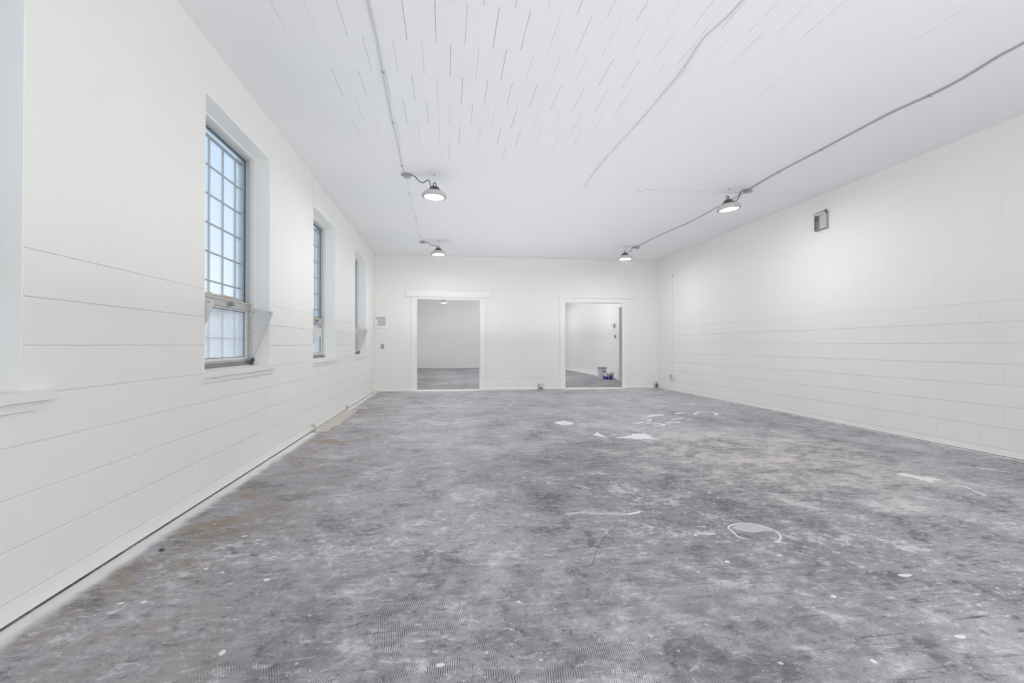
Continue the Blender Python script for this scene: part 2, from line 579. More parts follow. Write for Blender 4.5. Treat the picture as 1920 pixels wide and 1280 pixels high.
def tag(o, label, cat, group=None):
    o['label'] = label
    o['category'] = cat
    if group:
        o['group'] = group
    return o


def thing(name, label, cat, loc=(0, 0, 0), group=None):
    o = bpy.data.objects.new(name, None)
    o.empty_display_size = 0.1
    COL.objects.link(o)
    o.location = loc
    return tag(o, label, cat, group)


def struct(o):
    o['kind'] = 'structure'
    return o


def struct_empty(name, loc=(0, 0, 0)):
    o = bpy.data.objects.new(name, None)
    o.empty_display_size = 0.1
    COL.objects.link(o)
    o.location = loc
    return struct(o)


# ------------------------------------------------------------------ dimensions
XL, XR = -1.715, 5.475           # window wall and right wall
YF, YB, YB2 = -3.0, 11.682, 11.88  # wall behind the camera, back wall front and rear face
YFAR = 23.2
H = 3.325
XO = -2.01                       # outer face of the window wall
RXR = 5.60                       # right wall of the room beyond

# ------------------------------------------------------------------ floor
bm = bmesh.new()
bm_box(bm, XO, RXR + 1.2, YF - 0.2, YFAR + 0.2, -0.15, 0.0)
floor = struct(obj('floor', bm, 'floor'))


# ------------------------------------------------------------------ walls built of blocks
def block_mesh(w, hgt, t, c, side=0.0):
    """front in +n (local +y towards the room), u = local x, v = local z, centred"""
    bm = bmesh.new()
    a, b = w / 2, hgt / 2
    cd = c * 0.7
    rings = []
    cu = c * side
    for (uu_, vv_, n_) in ((a, b, -t), (a, b, -cd if side else -c * 0.35), (a - cu, b - c, 0.0)):
        rings.append([bm.verts.new((sx * uu_, n_, sz * vv_)) for sx, sz in ((-1, -1), (1, -1), (1, 1), (-1, 1))])
    for p, q in zip(rings, rings[1:]):
        for i in range(4):
            j = (i + 1) % 4
            bm.faces.new((p[i], p[j], q[j], q[i]))
    bm.faces.new(rings[2])
    return bm


BLOCKS = {}


def get_block(w, hgt, t, c):
    key = (round(w, 3), round(hgt, 3), t, c)
    if key not in BLOCKS:
        BLOCKS[key] = mesh_of('block', block_mesh(key[0], key[1], t, c), 'wall')
    return BLOCKS[key]


def lay_blocks(parent, joints, u_range, pitch, off, openings, to_world, rot, t, gap, chamf, vgap, fade_z, near, limit):
    """running bond between horizontal joints; openings are (u0, u1, v0, v1)"""
    found = []
    for k in range(len(joints) - 1):
        v0, v1 = joints[k], joints[k + 1]
        vm = (v0 + v1) / 2
        o_ = off + (pitch / 2 if k % 2 else 0.0)
        i = math.floor((u_range[0] - o_) / pitch)
        while o_ + i * pitch < u_range[1]:
            a, b = max(o_ + i * pitch, u_range[0]), min(o_ + (i + 1) * pitch, u_range[1])
            i += 1
            spans = [(a, b)]
            for (p0, p1, q0, q1) in openings:
                if not (q0 - 0.01 < vm < q1 + 0.01):
                    continue
                nxt = []
                for s0, s1 in spans:
                    if p1 <= s0 or p0 >= s1:
                        nxt.append((s0, s1))
                        continue
                    if p0 > s0:
                        nxt.append((s0, p0))
                    if p1 < s1:
                        nxt.append((p1, s1))
                spans = nxt
            for s0, s1 in spans:
                if s1 - s0 < 0.012:
                    continue
                g, c = (gap, chamf) if vm < fade_z else (gap * 0.06, chamf * 0.12)
                lo = s0 + (vgap / 2 if abs(s0 - a) < 1e-6 and s0 > u_range[0] + 1e-6 else 0)
                hi = s1 - (vgap / 2 if abs(s1 - b) < 1e-6 and s1 < u_range[1] - 1e-6 else 0)
                z0 = v0 + (g / 2 if k > 0 else 0)
                z1 = v1 - (g / 2 if k < len(joints) - 2 else 0)
                found.append(((lo + hi) / 2, (z0 + z1) / 2, hi - lo, z1 - z0, c))
    found.sort(key=lambda f: near((f[0], f[1])))
    rest = bmesh.new()
    nrest = 0
    for idx, (u, v, w_, h_, c) in enumerate(found):
        jit = random.uniform(-0.0001, 0.0001)
        if idx < limit:
            o = place('block', get_block(w_, h_, t, c), parent, to_world(u, v, jit))
            o.rotation_euler = (0, 0, rot)
        else:
            nrest += 1
            b2 = block_mesh(w_, h_, t, c)
            bmesh.ops.transform(b2, matrix=Matrix.Translation(to_world(u, v, jit)) @ Matrix.Rotation(rot, 4, 'Z'), verts=b2.verts)
            tmp = bpy.data.meshes.new('tmp')
            b2.to_mesh(tmp)
            b2.free()
            rest.from_mesh(tmp)
            bpy.data.meshes.remove(tmp)
    if nrest:
        o = obj('block_courses', rest, 'wall', parent)
        o['kind'] = 'stuff'
    else:
        rest.free()


# ---- window wall
T = 0.007
WZ0, WZ1 = 0.907, 2.939
WINS = [(0.93, 2.18), (3.635, 4.890), (6.400, 7.634), (9.245, 10.450)]
bm = bmesh.new()
BACKX = XL - T
edges = []
bm_box(bm, XO, BACKX, YF - 0.2, YB2, 0.010, WZ0)
bm_box(bm, XO, BACKX, YF - 0.2, YB2, WZ1, H)
ys = [YF - 0.2] + [v for wdw in WINS for v in wdw] + [YB2]
for a, b in zip(ys[0::2], ys[1::2]):
    bm_box(bm, XO, BACKX, a, b, WZ0, WZ1)
BLK0 = 0.60                         # blocks are built one by one from here on; behind the camera the wall is flush
bm_box(bm, BACKX, XL, YF - 0.2, BLK0, 0.010, H)
wall_left = struct(obj('wall_left', bm, 'wall'))
JL = [0.010] + [0.094 + 0.2032 * k for k in range(16)] + [H]
lay_blocks(wall_left, JL, (BLK0, YB), 0.4064, 0.11, [(a, b, WZ0, WZ1) for a, b in WINS],
           lambda u, v, j: Vector((XL + j, u, v)), -PI / 2, T, 0.0055, 0.0034, 0.00005, 1.60, lambda f: f[0], 300)
# rough brick edge outside each window
for a, b in WINS:
    bmj = bmesh.new()
    z = 0.86
    i = 0
    while z < 3.03:
        for yy, s in ((b, -1), (a, 1)):
            prj = 0.004 + 0.006 * (i % 2) + random.uniform(-0.002, 0.002)
            y0, y1 = (yy + s * prj, yy - s * 0.02)
            bm_box(bmj, XO - 0.012 - random.uniform(0, 0.008), XO + 0.055, min(y0, y1), max(y0, y1), z, z + 0.064)
        z += 0.074
        i += 1
    o = obj('outer_brick_edge', bmj, 'brick', wall_left)
    o['kind'] = 'stuff'

# ---- right wall
bm = bmesh.new()
bm_box(bm, XR + T, XR + 0.25, YF - 0.2, YB2, 0.007, H)
bm_box(bm, XR, XR + T, YF - 0.2, 2.4, 0.007, H)
wall_right = struct(obj('wall_right', bm, 'wall'))
JR = [0.007] + [0.0754 + 0.2106 * k for k in range(16)] + [H]
JR = [j for j in JR if j < H - 0.03] + [H]
lay_blocks(wall_right, JR, (2.4, YB), 0.425, 4.379 - 0.425 * 12, [],
           lambda u, v, j: Vector((XR + j, u, v)), PI / 2, T, 0.0045, 0.0028, 0.0009, 1.45, lambda f: f[0], 300)

# ---- back wall with two doorways
D1 = (-0.734, 0.840, 2.259)
D2 = (2.987, 4.518, 2.222)
TB = 0.009
bm = bmesh.new()
YBs = YB + TB
xs = [XL - T, D1[0], D1[1], D2[0], 4.625, XR + T]
for a, b in zip(xs[0::2], xs[1::2]):
    bm_box(bm, a, b, YBs, YB2, 0.004, H)
bm_box(bm, D1[0], D1[1], YBs, YB2, D1[2], H)
bm_box(bm, D2[0], 4.625, YBs, YB2, D2[2], H)
wall_back = struct(obj('wall_back', bm, 'wall'))
JB = [0.006] + [0.094 + 0.2032 * k for k in range(16)] + [H - 0.009]
lay_blocks(wall_back, JB, (XL, XR), 0.4064, -1.62, [(D1[0], D1[1], 0, 2.40), (D2[0], D2[1], 0, 2.32)],
           lambda u, v, j: Vector((u, YB - j, v)), PI, TB, 0.003, 0.002, 0.0008, 0.80, lambda f: f[1], 300)

# ---- wall behind the camera, and the room beyond the doorways
struct(boxes('wall_front', 'wall', None, (XO, XR + 0.25, YF - 0.2, YF, 0.0, H)))
struct(boxes('wall_far', 'wall', None, (-2.3, RXR + 0.2, YFAR, YFAR + 0.2, 0.0, H)))
struct(boxes('wall_far_left', 'wall', None, (-2.3, -2.1, YB2, YFAR, 0.0, H)))
D3 = (13.55, 14.71, 2.33)
struct(boxes('wall_far_right', 'wall', None, (RXR, RXR + 0.2, YB2, D3[0], 0.004, H), (RXR, RXR + 0.2, D3[1], YFAR, 0.004, H), (RXR, RXR + 0.2, D3[0], D3[1], D3[2], H)))
d3 = struct_empty('door_3', (RXR, 14.1, 0))
boxes('door_leaf', 'leaf_grey', d3, (0.13, 0.17, -0.56, 0.61, 0.005, 2.335))
boxes('side_casing', 'trim', d3, (-0.02, 0.0, 0.61, 0.70, 0.0, 2.345), (-0.02, 0.0, -0.64, -0.55, 0.0, 2.345))
boxes('head_casing', 'trim', d3, (-0.035, 0.0, -0.80, 0.84, 2.345, 2.42))
boxes('door_stop', 'leaf_grey', d3, (0.06, 0.09, 0.585, 0.61, 0.0, 2.33))

# ---- door frames in the back wall
d1 = struct_empty('door_1', (0.05, YB, 0))
ox = 0.05
boxes('side_casing', 'trim', d1, (-0.853 - ox, -0.734 - ox, -0.022, TB, 0.002, 2.30), bevel=0.002)
boxes('side_casing', 'trim', d1, (0.840 - ox, 0.965 - ox, -0.022, TB, 0.002, 2.30), bevel=0.002)
boxes('head_casing', 'trim', d1, (-0.734 - ox, 0.840 - ox, -0.018, TB, 2.259, 2.30))
boxes('header_board', 'trim', d1, (-0.965 - ox, 1.080 - ox, -0.050, TB, 2.300, 2.450), bevel=0.003)
boxes('jamb_lining', 'trim', d1, (-0.734 - ox, -0.716 - ox, -0.005, 0.20, 0.002, 2.259), (0.822 - ox, 0.840 - ox, -0.005, 0.20, 0.002, 2.259), (-0.716 - ox, 0.822 - ox, -0.005, 0.20, 2.241, 2.259))
boxes('threshold', 'sill', d1, (-0.716 - ox, 0.822 - ox, -0.09, 0.20, 0.0, 0.010), bevel=0.003)
d2 = struct_empty('door_2', (3.75, YB, 0))
ox = 3.75
boxes('side_casing', 'trim', d2, (2.861 - ox, 2.987 - ox, -0.024, TB, 0.008, 2.305), bevel=0.002)
boxes('side_casing', 'trim', d2, (4.518 - ox, 4.640 - ox, -0.014, TB, 0.002, 2.305), bevel=0.002)
boxes('head_casing', 'trim', d2, (2.987 - ox, 4.518 - ox, -0.014, TB, 2.222, 2.305))
boxes('cap_moulding', 'trim', d2, (2.810 - ox, 4.742 - ox, -0.050, TB, 2.322, 2.372), (2.83 - ox, 4.72 - ox, -0.032, TB, 2.305, 2.322), bevel=0.003)
boxes('jamb_lining', 'trim', d2, (2.987 - ox, 3.003 - ox, -0.005, 0.20, 0.002, 2.222), (4.516 - ox, 4.530 - ox, -0.005, 0.030, 0.002, 2.222), (3.003 - ox, 4.516 - ox, -0.005, 0.20, 2.206, 2.222))
boxes('threshold', 'sill', d2, (3.003 - ox, 4.515 - ox, -0.09, 0.20, 0.0, 0.010), bevel=0.003)

# ------------------------------------------------------------------ ceiling of hollow tiles
CP, CX = 0.4244, 0.209
ROW0, NROW = 3.045 - CP, 8
yA, yB_ = ROW0, ROW0 + NROW * CP
bm = bmesh.new()
bm_box(bm, XO, XR + 0.25, YF - 0.2, yA, H, H + 0.15)
bm_box(bm, XO, XR + 0.25, yB_, YB2, H, H + 0.15)
bm_box(bm, XO, XL, yA, yB_, H, H + 0.15)
bm_box(bm, XR, XR + 0.25, yA, yB_, H, H + 0.15)
bm_box(bm, XL, XR, yA, yB_, H + 0.016, H + 0.15)
ceiling = struct(obj('ceiling', bm, 'ceil'))
struct(boxes('ceiling_far', 'ceil', None, (-2.3, RXR + 1.2, YB2, YFAR + 0.2, H, H + 0.15)))


def joint_open(x, row):
    y = ROW0 + (row + 0.5) * CP
    reach = 1.75 + max(0.0, (4.2 - y)) * 0.55
    if y < 5.2 and -0.95 < x < reach:
        p = 0.95
    elif y < 5.7 and -1.2 < x < reach + 0.45:
        p = 0.6
    elif -1.3 < x < reach + 1.0 and y < 5.3:
        p = 0.25
    else:
        p = 0.0
    if random.random() > p:
        return 0.0002
    return random.choice([0.0016, 0.0024, 0.0030])


TILES = {}


def tile_mesh(w_, gl, gr):
    key = (round(w_, 3), gl, gr)
    if key not in TILES:
        b = bmesh.new()
        x0, x1 = -w_ / 2 + gl / 2, w_ / 2 - gr / 2
        y0, y1 = -CP / 2 + 0.0001, CP / 2 - 0.0001
        lo = [b.verts.new(p) for p in ((x0, y0, 0), (x1, y0, 0), (x1, y1, 0), (x0, y1, 0))]
        hi = [b.verts.new((v.co.x, v.co.y, 0.015)) for v in lo]
        b.faces.new(lo)
        b.faces.new(hi)
        for i in range(4):
            j = (i + 1) % 4
            b.faces.new((lo[i], lo[j], hi[j], hi[i]))
        TILES[key] = mesh_of('ceiling_tile', b, 'ceil')
    return TILES[key]


ntile = 0
for row in range(NROW):
    off = (-0.284 if row % 2 == 1 else -0.388)
    # row index 1 spans 3.045..3.469 whose joints sit at -0.284 + k * pitch
    k0 = math.floor((XL - off) / CX)
    cuts = [XL] + [off + k * CX for k in range(k0, k0 + 40) if XL + 0.02 < off + k * CX < XR - 0.02] + [XR]
    gaps = [0.0] + [joint_open(c, row) for c in cuts[1:-1]] + [0.0]
    for i in range(len(cuts) - 1):
        a, b = cuts[i], cuts[i + 1]
        place('ceiling_tile', tile_mesh(b - a, gaps[i], gaps[i + 1]), ceiling, ((a + b) / 2, ROW0 + (row + 0.5) * CP, H))
        ntile += 1


# ------------------------------------------------------------------ windows in the left wall
def ring(bm, x0, x1, y0, y1, z0, z1, wy, wz0, wz1):
    bm_box(bm, x0, x1, y0, y0 + wy, z0, z1)
    bm_box(bm, x0, x1, y1 - wy, y1, z0, z1)
    bm_box(bm, x0, x1, y0 + wy, y1 - wy, z0, z0 + wz0)
    bm_box(bm, x0, x1, y0 + wy, y1 - wy, z1 - wz1, z1)


def make_window(idx, y0, y1, shields=(True, True), vent_box=False):
    root = struct_empty('window_%d' % idx, (XL, y0, WZ0))
    ry, rz = y0, WZ0

    def loc(o):
        o.location = (-XL, -ry, -rz)
        return o
    z0, z1 = WZ0, WZ1
    for nm, b in (('added_reveal_lining', (-1.898, XL - 0.0005, y1 - 0.006, y1 - 0.0002, z0 + 0.018, z1 - 0.0002)), ('added_reveal_lining', (-1.898, XL - 0.0005, y0 + 0.0002, y0 + 0.006, z0 + 0.018, z1 - 0.0002)),
                  ('added_reveal_lining', (-1.898, XL - 0.0005, y0 + 0.006, y1 - 0.006, z1 - 0.006, z1 - 0.0002))):
        loc(boxes(nm, 'reveal', root, b))  # boards added to carry the whiter colour in place of daylight
    # painted wooden stop
    bm = bmesh.new()
    ring(bm, -1.895, -1.855, y0, y1, z0, z1, 0.012, 0.02, 0.022)
    loc(obj('wooden_stop', bm, 'trim', root))
    bm = bmesh.new()
    ring(bm, -1.955, -1.895, y0, y1, z0, z1, 0.030, 0.075, 0.042)
    loc(obj('metal_frame', bm, 'alum', root))
    # thin dark profile around the upper glass
    bm = bmesh.new()
    ring(bm, -1.934, -1.930, y0 + 0.030, y1 - 0.030, 1.515, z1 - 0.042, 0.003, 0.004, 0.005)
    loc(obj('glazing_gasket', bm, 'rubber', root))
    bm = bmesh.new()
    bm_box(bm, -1.955, -1.885, y0 + 0.012, y1 - 0.012, 1.445, 1.500)
    bm_box(bm, -1.945, -1.878, y0 + 0.012, y1 - 0.012, 1.500, 1.516)
    loc(obj('mid_rail', bm, 'alum', root))
    # lower vent sash
    bm = bmesh.new()
    ring(bm, -1.935, -1.905, y0 + 0.032, y1 - 0.032, z0 + 0.06, 1.445, 0.030, 0.035, 0.016)
    loc(obj('vent_sash', bm, 'white_alum', root))
    bm = bmesh.new()
    ring(bm, -1.926, -1.922, y0 + 0.062, y1 - 0.062, z0 + 0.095, 1.429, 0.006, 0.004, 0.004)
    loc(obj('vent_gasket', bm, 'rubber', root))
    bm = bmesh.new()
    for q, (dz, xx) in enumerate(((0.020, -1.862), (0.036, -1.872), (0.052, -1.882))):
        bm_box(bm, -1.90, xx, y0 + 0.014, y1 - 0.014, z0 + 0.012 + 0.016 * q, z0 + dz + 0.006)
    loc(obj('bottom_track', bm, 'alum_dark', root))
    loc(boxes('upper_pane', 'glass', root, (-1.940, -1.934, y0 + 0.030, y1 - 0.030, 1.50, z1 - 0.042)))
    loc(boxes('lower_pane', 'glass_hazy', root, (-1.932, -1.926, y0 + 0.050, y1 - 0.050, z0 + 0.08, 1.44)))
    bm = bmesh.new()
    y = y0 + 0.05
    while y < y1 - 0.06:
        L = random.uniform(0.03, 0.07)
        bm_box(bm, -1.952, -1.941, y, min(y + L, y1 - 0.04), 1.512, 1.548 + random.uniform(-0.010, 0.012))
        y += L
    loc(obj('foam_sealant', bm, 'sealant', root))
    # latch on the middle rail
    ym = y0 + 0.63 * (y1 - y0)
    bm = bmesh.new()
    bm_box(bm, -1.885, -1.868, ym - 0.05, ym + 0.05, 1.462, 1.484)
    bm_box(bm, -1.868, -1.845, ym - 0.012, ym + 0.012, 1.460, 1.490)
    bm_box(bm, -1.852, -1.840, ym - 0.03, ym + 0.018, 1.468, 1.480)
    loc(obj('latch', bm, 'galv', root))
    # side shields of the inward opening vent: folded triangular sheets
    for side, on in zip((-1, 1), shields):
        if not on:
            continue
        yw = (y0 + 0.028) if side < 0 else (y1 - 0.050)
        bm = bmesh.new()
        bm_prism(bm, [(-1.855, 1.470), (-1.665, 1.436), (-1.667, 1.424), (-1.840, 0.985), (-1.855, 0.985)], 0.003, (0, yw, 0), (1, 0, 0), (0, 0, 1))
        # folded lip along the slope
        d = Vector((-1.840 + 1.667, 0, 0.985 - 1.424))
        bm_prism(bm, [(0, 0), (1, 0), (1, 0.014), (0, 0.014)], 0.003, (-1.667, yw - (0.0 if side > 0 else 0.0), 1.424), d, (0, -1 if side > 0 else 1, 0))
        s = loc(obj('side_shield', bm, 'shield', root))
        bm = bmesh.new()
        for (xx, zz) in ((-1.70, 1.425), (-1.842, 1.43), (-1.842, 1.24)):
            bm_box(bm, xx - 0.006, xx + 0.006, yw - 0.006, yw + 0.006, zz - 0.005, zz + 0.005)
        obj('screw', bm, 'galv', s)
        bm = bmesh.new()
        bm_box(bm, -1.865, -1.838, yw - 0.012, yw + 0.010, 0.955, 0.992)
        bm_box(bm, -1.856, -1.846, yw - 0.030, yw + 0.014, 0.925, 0.960)
        loc(obj('pivot', bm, 'dark_metal', root))
    if vent_box:
        bm = bmesh.new()
        yb = y0 + 0.80
        ring(bm, -1.90, -1.868, yb, yb + 0.20, 1.245, 1.370, 0.016, 0.012, 0.012)
        bm_box(bm, -1.90, -1.878, yb + 0.016, yb + 0.13, 1.257, 1.358)
        v = loc(obj('vent_latch_box', bm, 'white_alum', root))
        bm = bmesh.new()
        bm_prism(bm, [(0, 0), (0.07, -0.11), (0.085, -0.105), (0.015, 0.0)], 0.008, (-1.885, yb - 0.02, 1.48), (0, 1, 0), (0, 0, 1))
        obj('strut', bm, 'alum', v)
        bm = bmesh.new()
        bm_box(bm, -1.725, -1.700, y0 + 0.001, y0 + 0.010, 1.13, 1.33)
        loc(obj('jamb_plate', bm, 'shield', root))
    # sill board and apron
    so = loc(boxes('sill', 'sill', root, (-1.862, -1.687, y0 - 0.013, y1 - 0.001, 0.880, 0.925), (XL + 0.0005, -1.687, y1 - 0.001, y1 + 0.135, 0.880, 0.925)))
    loc(boxes('sill_apron', 'sill', root, (XL + 0.0005, -1.703, y0 - 0.008, y1 + 0.065, 0.842, 0.880)))
    # security bars outside the glass
    xb = -1.995
    y = y1 - 0.10
    while y > y0 + 0.03:
        bm = bmesh.new()
        bm_box(bm, xb - 0.007, xb + 0.007, y - 0.007, y + 0.007, z0 - 0.02, 2.885)
        loc(obj('bar', bm, 'bar', root))
        y -= 0.2475
    z = 2.872
    k = 0
    while z > z0 + 0.05:
        hh = 0.013 if k == 0 else 0.006
        bm = bmesh.new()
        bm_box(bm, xb - 0.006 + 0.013, xb + 0.006 + 0.013, y0 - 0.004, y1 + 0.004, z - hh, z + hh)
        loc(obj('bar', bm, 'bar', root))
        z -= 0.2425
        k += 1
    return root


make_window(1, *WINS[0], shields=(True, False))
make_window(2, *WINS[1])
make_window(3, *WINS[2], shields=(False, False), vent_box=True)
make_window(4, *WINS[3])


# ------------------------------------------------------------------ outside the windows
struct(boxes('ground', 'yard', None, (-160, XO - 0.03, -120, 200, -0.45, -0.30)))
bld = thing('building', 'long pale building across the yard seen through the nearest window', 'building', (-34, 66, -0.3))
bld.rotation_euler = (0, 0, math.radians(-62))
bm = bmesh.new()
bm_box(bm, -22, 22, 0, 12, 0, 4.6)
obj('wall', bm, 'siding', bld)
for k in range(10):
    bm = bmesh.new()
    bm_box(bm, -22.02, 22.02, -0.09, 0.0, 0.3 + 0.43 * k, 0.3 + 0.43 * k + 0.39)
    obj('siding_board', bm, 'siding', bld)
bm = bmesh.new()
bm_prism(bm, [(-0.6, 4.6), (12.6, 4.6), (12.6, 4.75), (6.0, 6.6), (-0.6, 4.75)], 45.0, (-22.5, 0, 0), (0, 1, 0), (0, 0, 1))
obj('roof', bm, 'roof', bld)
for k in range(8):
    xw = -19 + k * 5.2
    f = boxes('window_frame', 'siding', bld, (xw - 0.9, xw + 0.9, -0.16, -0.09, 1.5, 2.9))
    boxes('lit_pane', 'lit_window', f, (xw - 0.8, xw + 0.8, -0.18, -0.16, 1.6, 2.8))
for (nm, x, y, hgt) in (('bollard', -13.0, 31.6, 1.0),):
    o = lathe('bollard', 'post', None, [(0.07, 0), (0.07, hgt), (0.05, hgt + 0.05), (0.0, hgt + 0.06)], 14, True, False, (x, y, -0.3))
    tag(o, 'dark bollard standing in the pale yard outside the nearest window', 'bollard')


# ------------------------------------------------------------------ high bay lamps
def make_lamp(loc, label, cord, tilt=(0, 0), group=None, hidden=False):
    """loc: centre of the rim; the lamp hangs on a wire from a ceiling hook"""
    root = thing('high_bay_lamp', label, 'lamp', loc, group)
    zc = H - loc[2]
    tiltm = Matrix.Rotation(tilt[0], 4, 'X') @ Matrix.Rotation(tilt[1], 4, 'Y')

    def part(o):
        o.matrix_local = tiltm
        return o
    # finned heat sink dish
    bm = bmesh.new()
    bm_lathe(bm, [(0.128, -0.004), (0.150, -0.012), (0.160, -0.006), (0.161, 0.004), (0.157, 0.020), (0.140, 0.042), (0.112, 0.060), (0.080, 0.070), (0.056, 0.074), (0.0, 0.076)], 48)
    part(obj('dish', bm, 'dish_grey', root, True))
    bm = bmesh.new()
    for k in range(30):
        a = 2 * PI * k / 30
        d = Vector((math.cos(a), math.sin(a), 0))
        s = Vector((-math.sin(a), math.cos(a), 0))
        bm_prism(bm, [(0.03, 0.060), (0.098, 0.063), (0.084, 0.078), (0.064, 0.100), (0.03, 0.100)], 0.003, s * 0.0015, d, (0, 0, 1))
    part(obj('heat_sink_fins', bm, 'mid_metal', root))
    part(lathe('driver_cap', 'dark_metal', root, [(0.050, 0.078), (0.056, 0.082), (0.056, 0.112), (0.050, 0.119), (0.0, 0.121)], 30))
    part(lathe('bezel', 'bezel', root, [(0.1585, -0.009), (0.151, -0.0150), (0.126, -0.0150), (0.124, -0.010)], 48))
    part(lathe('lens', 'lens', root, [(0.1245, -0.0125), (0.10, -0.0128), (0.05, -0.013), (0.0, -0.013)], 40))
    # hook ring
    bm = bmesh.new()
    pts = []
    for k in range(16):
        a = 2 * PI * k / 16
        pts.append((0.019 * math.cos(a), 0, 0.152 + 0.024 * math.sin(a)))
    bm_tube(bm, pts, 0.0055, 8, True)
    bm_box(bm, -0.008, 0.008, -0.006, 0.006, 0.115, 0.132)
    part(obj('hook_ring', bm, 'rubber', root, True))
    top = tiltm @ Vector((0, 0, 0.170))
    hw = tube('hanging_wire', 'cable_pale', root, [tuple(top), (0, 0, zc - 0.012)], 0.0016, 6, 0)
    lathe('ceiling_hook', 'galv', root, [(0.011, 0), (0.011, -0.006), (0.004, -0.010), (0.004, -0.018), (0.0, -0.018)], 12, True, False, (0, 0, zc))
    pts = [(x - loc[0], y - loc[1], z - loc[2]) for x, y, z in cord]
    tube('cord', 'rubber', root, pts, 0.0052, 8, 6)
    ex, ey, ez = pts[-1]
    g = lathe('cord_gland', 'dark_metal', root, [(0.007, 0.0), (0.010, 0.004), (0.010, 0.022), (0.006, 0.028), (0.006, 0.034)], 12, True, True, (ex, ey, ez - 0.024))
    return root


LZ = 3.040
def junction(x0, x1, y, label, group=None):
    root = thing('junction_box', label, 'junction box', ((x0 + x1) / 2, y, H), group)
    w_ = x1 - x0
    boxes('box_body', 'galv', root, (-w_ / 2, w_ / 2, -0.03, 0.03, -0.040, 0.0), bevel=0.004)
    boxes('cover_plate', 'grey_box', root, (-w_ / 2 - 0.003, w_ / 2 + 0.003, -0.033, 0.033, -0.045, -0.040))
    bm = bmesh.new()
    bm_lathe(bm, [(0.011, 0), (0.013, 0.004), (0.013, 0.016), (0.010, 0.020), (0.010, 0.034)], 12, (0, 0, 0), True, True)
    bmesh.ops.rotate(bm, verts=bm.verts, cent=(0, 0, 0), matrix=Matrix.Rotation(PI / 2, 3, 'Y'))
    obj('connector', bm, 'galv', root, True, (w_ / 2, 0, -0.020))
    bm = bmesh.new()
    bm_lathe(bm, [(0.011, 0), (0.013, 0.004), (0.013, 0.016), (0.010, 0.020), (0.010, 0.034)], 12, (0, 0, 0), True, True)
    bmesh.ops.rotate(bm, verts=bm.verts, cent=(0, 0, 0), matrix=Matrix.Rotation(-PI / 2, 3, 'Y'))
    obj('connector', bm, 'galv', root, True, (-w_ / 2, 0, -0.020))
    return root


def cord_left(y, yb):
    return [(-0.462, yb, 3.305), (-0.430, yb, 3.304), (-0.401, y + 0.01, 3.288), (-0.354, y, 3.234), (-0.300, y, 3.208), (-0.256, y, 3.239), (-0.232, y, 3.248), (-0.215, y, 3.222), (-0.200, y - 0.01, 3.150), (-0.198, y - 0.01, 3.105)]


LG = 'round high bay lamps under the ceiling'
make_lamp((-0.157, 6.15, LZ), 'grey round high bay lamp, nearer of the pair on the left ceiling cable', cord_left(6.15, 6.185), (0, math.radians(2.5)), LG)
make_lamp((-0.168, 10.06, LZ + 0.006), 'grey round high bay lamp above left doorway, farther along left ceiling cable',
          [(-0.462, 10.14, 3.305), (-0.440, 10.13, 3.303), (-0.397, 10.08, 3.283), (-0.327, 10.08, 3.241), (-0.260, 10.08, 3.226), (-0.222, 10.07, 3.222), (-0.206, 10.06, 3.185), (-0.205, 10.06, 3.105)], (0, 0), LG)
make_lamp((3.960, 6.15, LZ + 0.004), 'grey round high bay lamp tilted slightly, nearest on the right ceiling cable',
          [(4.180, 6.155, 3.304), (4.170, 6.15, 3.305), (4.150, 6.15, 3.296), (4.130, 6.15, 3.266), (4.110, 6.15, 3.207), (4.080, 6.15, 3.166), (4.045, 6.15, 3.150), (4.018, 6.15, 3.125)], (0, math.radians(-7.0)), LG)
make_lamp((3.950, 10.03, LZ + 0.006), 'grey round high bay lamp above right doorway, farther along right ceiling cable',
          [(4.172, 10.068, 3.304), (4.160, 10.06, 3.305), (4.127, 10.04, 3.300), (4.108, 10.04, 3.245), (4.064, 10.03, 3.200), (4.020, 10.03, 3.192), (3.998, 10.03, 3.160), (3.995, 10.03, 3.110)], (0, math.radians(-2.0)), LG)
# the same two rows go on behind the camera
for (x, y, nm, sgn) in ((-0.165, -1.7, 'left', 1), (3.955, -1.7, 'right', -1)):
    if sgn > 0:
        cd = cord_left(y, y + 0.03)
    else:
        cd = [(4.212, y, 3.305), (4.16, y, 3.30), (4.11, y, 3.21), (4.05, y, 3.15), (4.018, y, 3.125)]
    make_lamp((x, y, LZ), 'round high bay lamp on %s cable, %s the camera, out of picture' % (nm, 'just above' if y > 0 else 'behind'), cd, (0, 0), LG)
# rooms beyond
far_lamps = [(-0.115, 20.5), (3.9, 20.5), (-0.115, 15.5), (3.9, 15.5)]
for i, (x, y) in enumerate(far_lamps):
    lab = ('small looking high bay lamp in the far room, framed by the left doorway', 'high bay lamp in the far room beyond right doorway, deeper one',
           'high bay lamp in the far room just behind left doorway header', 'high bay lamp in the far room over the paint pail')[i]
    make_lamp((x, y, LZ + (-0.085 if i == 0 else 0)), lab, [(x - 0.3, y, 3.318), (x - 0.25, y, 3.30), (x - 0.12, y, 3.22), (x - 0.05, y, 3.15), (x - 0.04, y, 3.10)], (0, 0), LG)

JG = 'junction boxes of the lamps'
junction(-0.545, -0.466, 6.185, 'galvanised junction box on the left ceiling cable beside the nearer lamp', JG)
junction(-0.539, -0.466, 10.14, 'galvanised junction box at the far end of left ceiling cable', JG)
junction(4.212, 4.292, 6.155, 'galvanised junction box on the right ceiling cable beside tilted lamp', JG)
junction(4.206, 4.278, 10.07, 'galvanised junction box at the far end of right ceiling cable', JG)


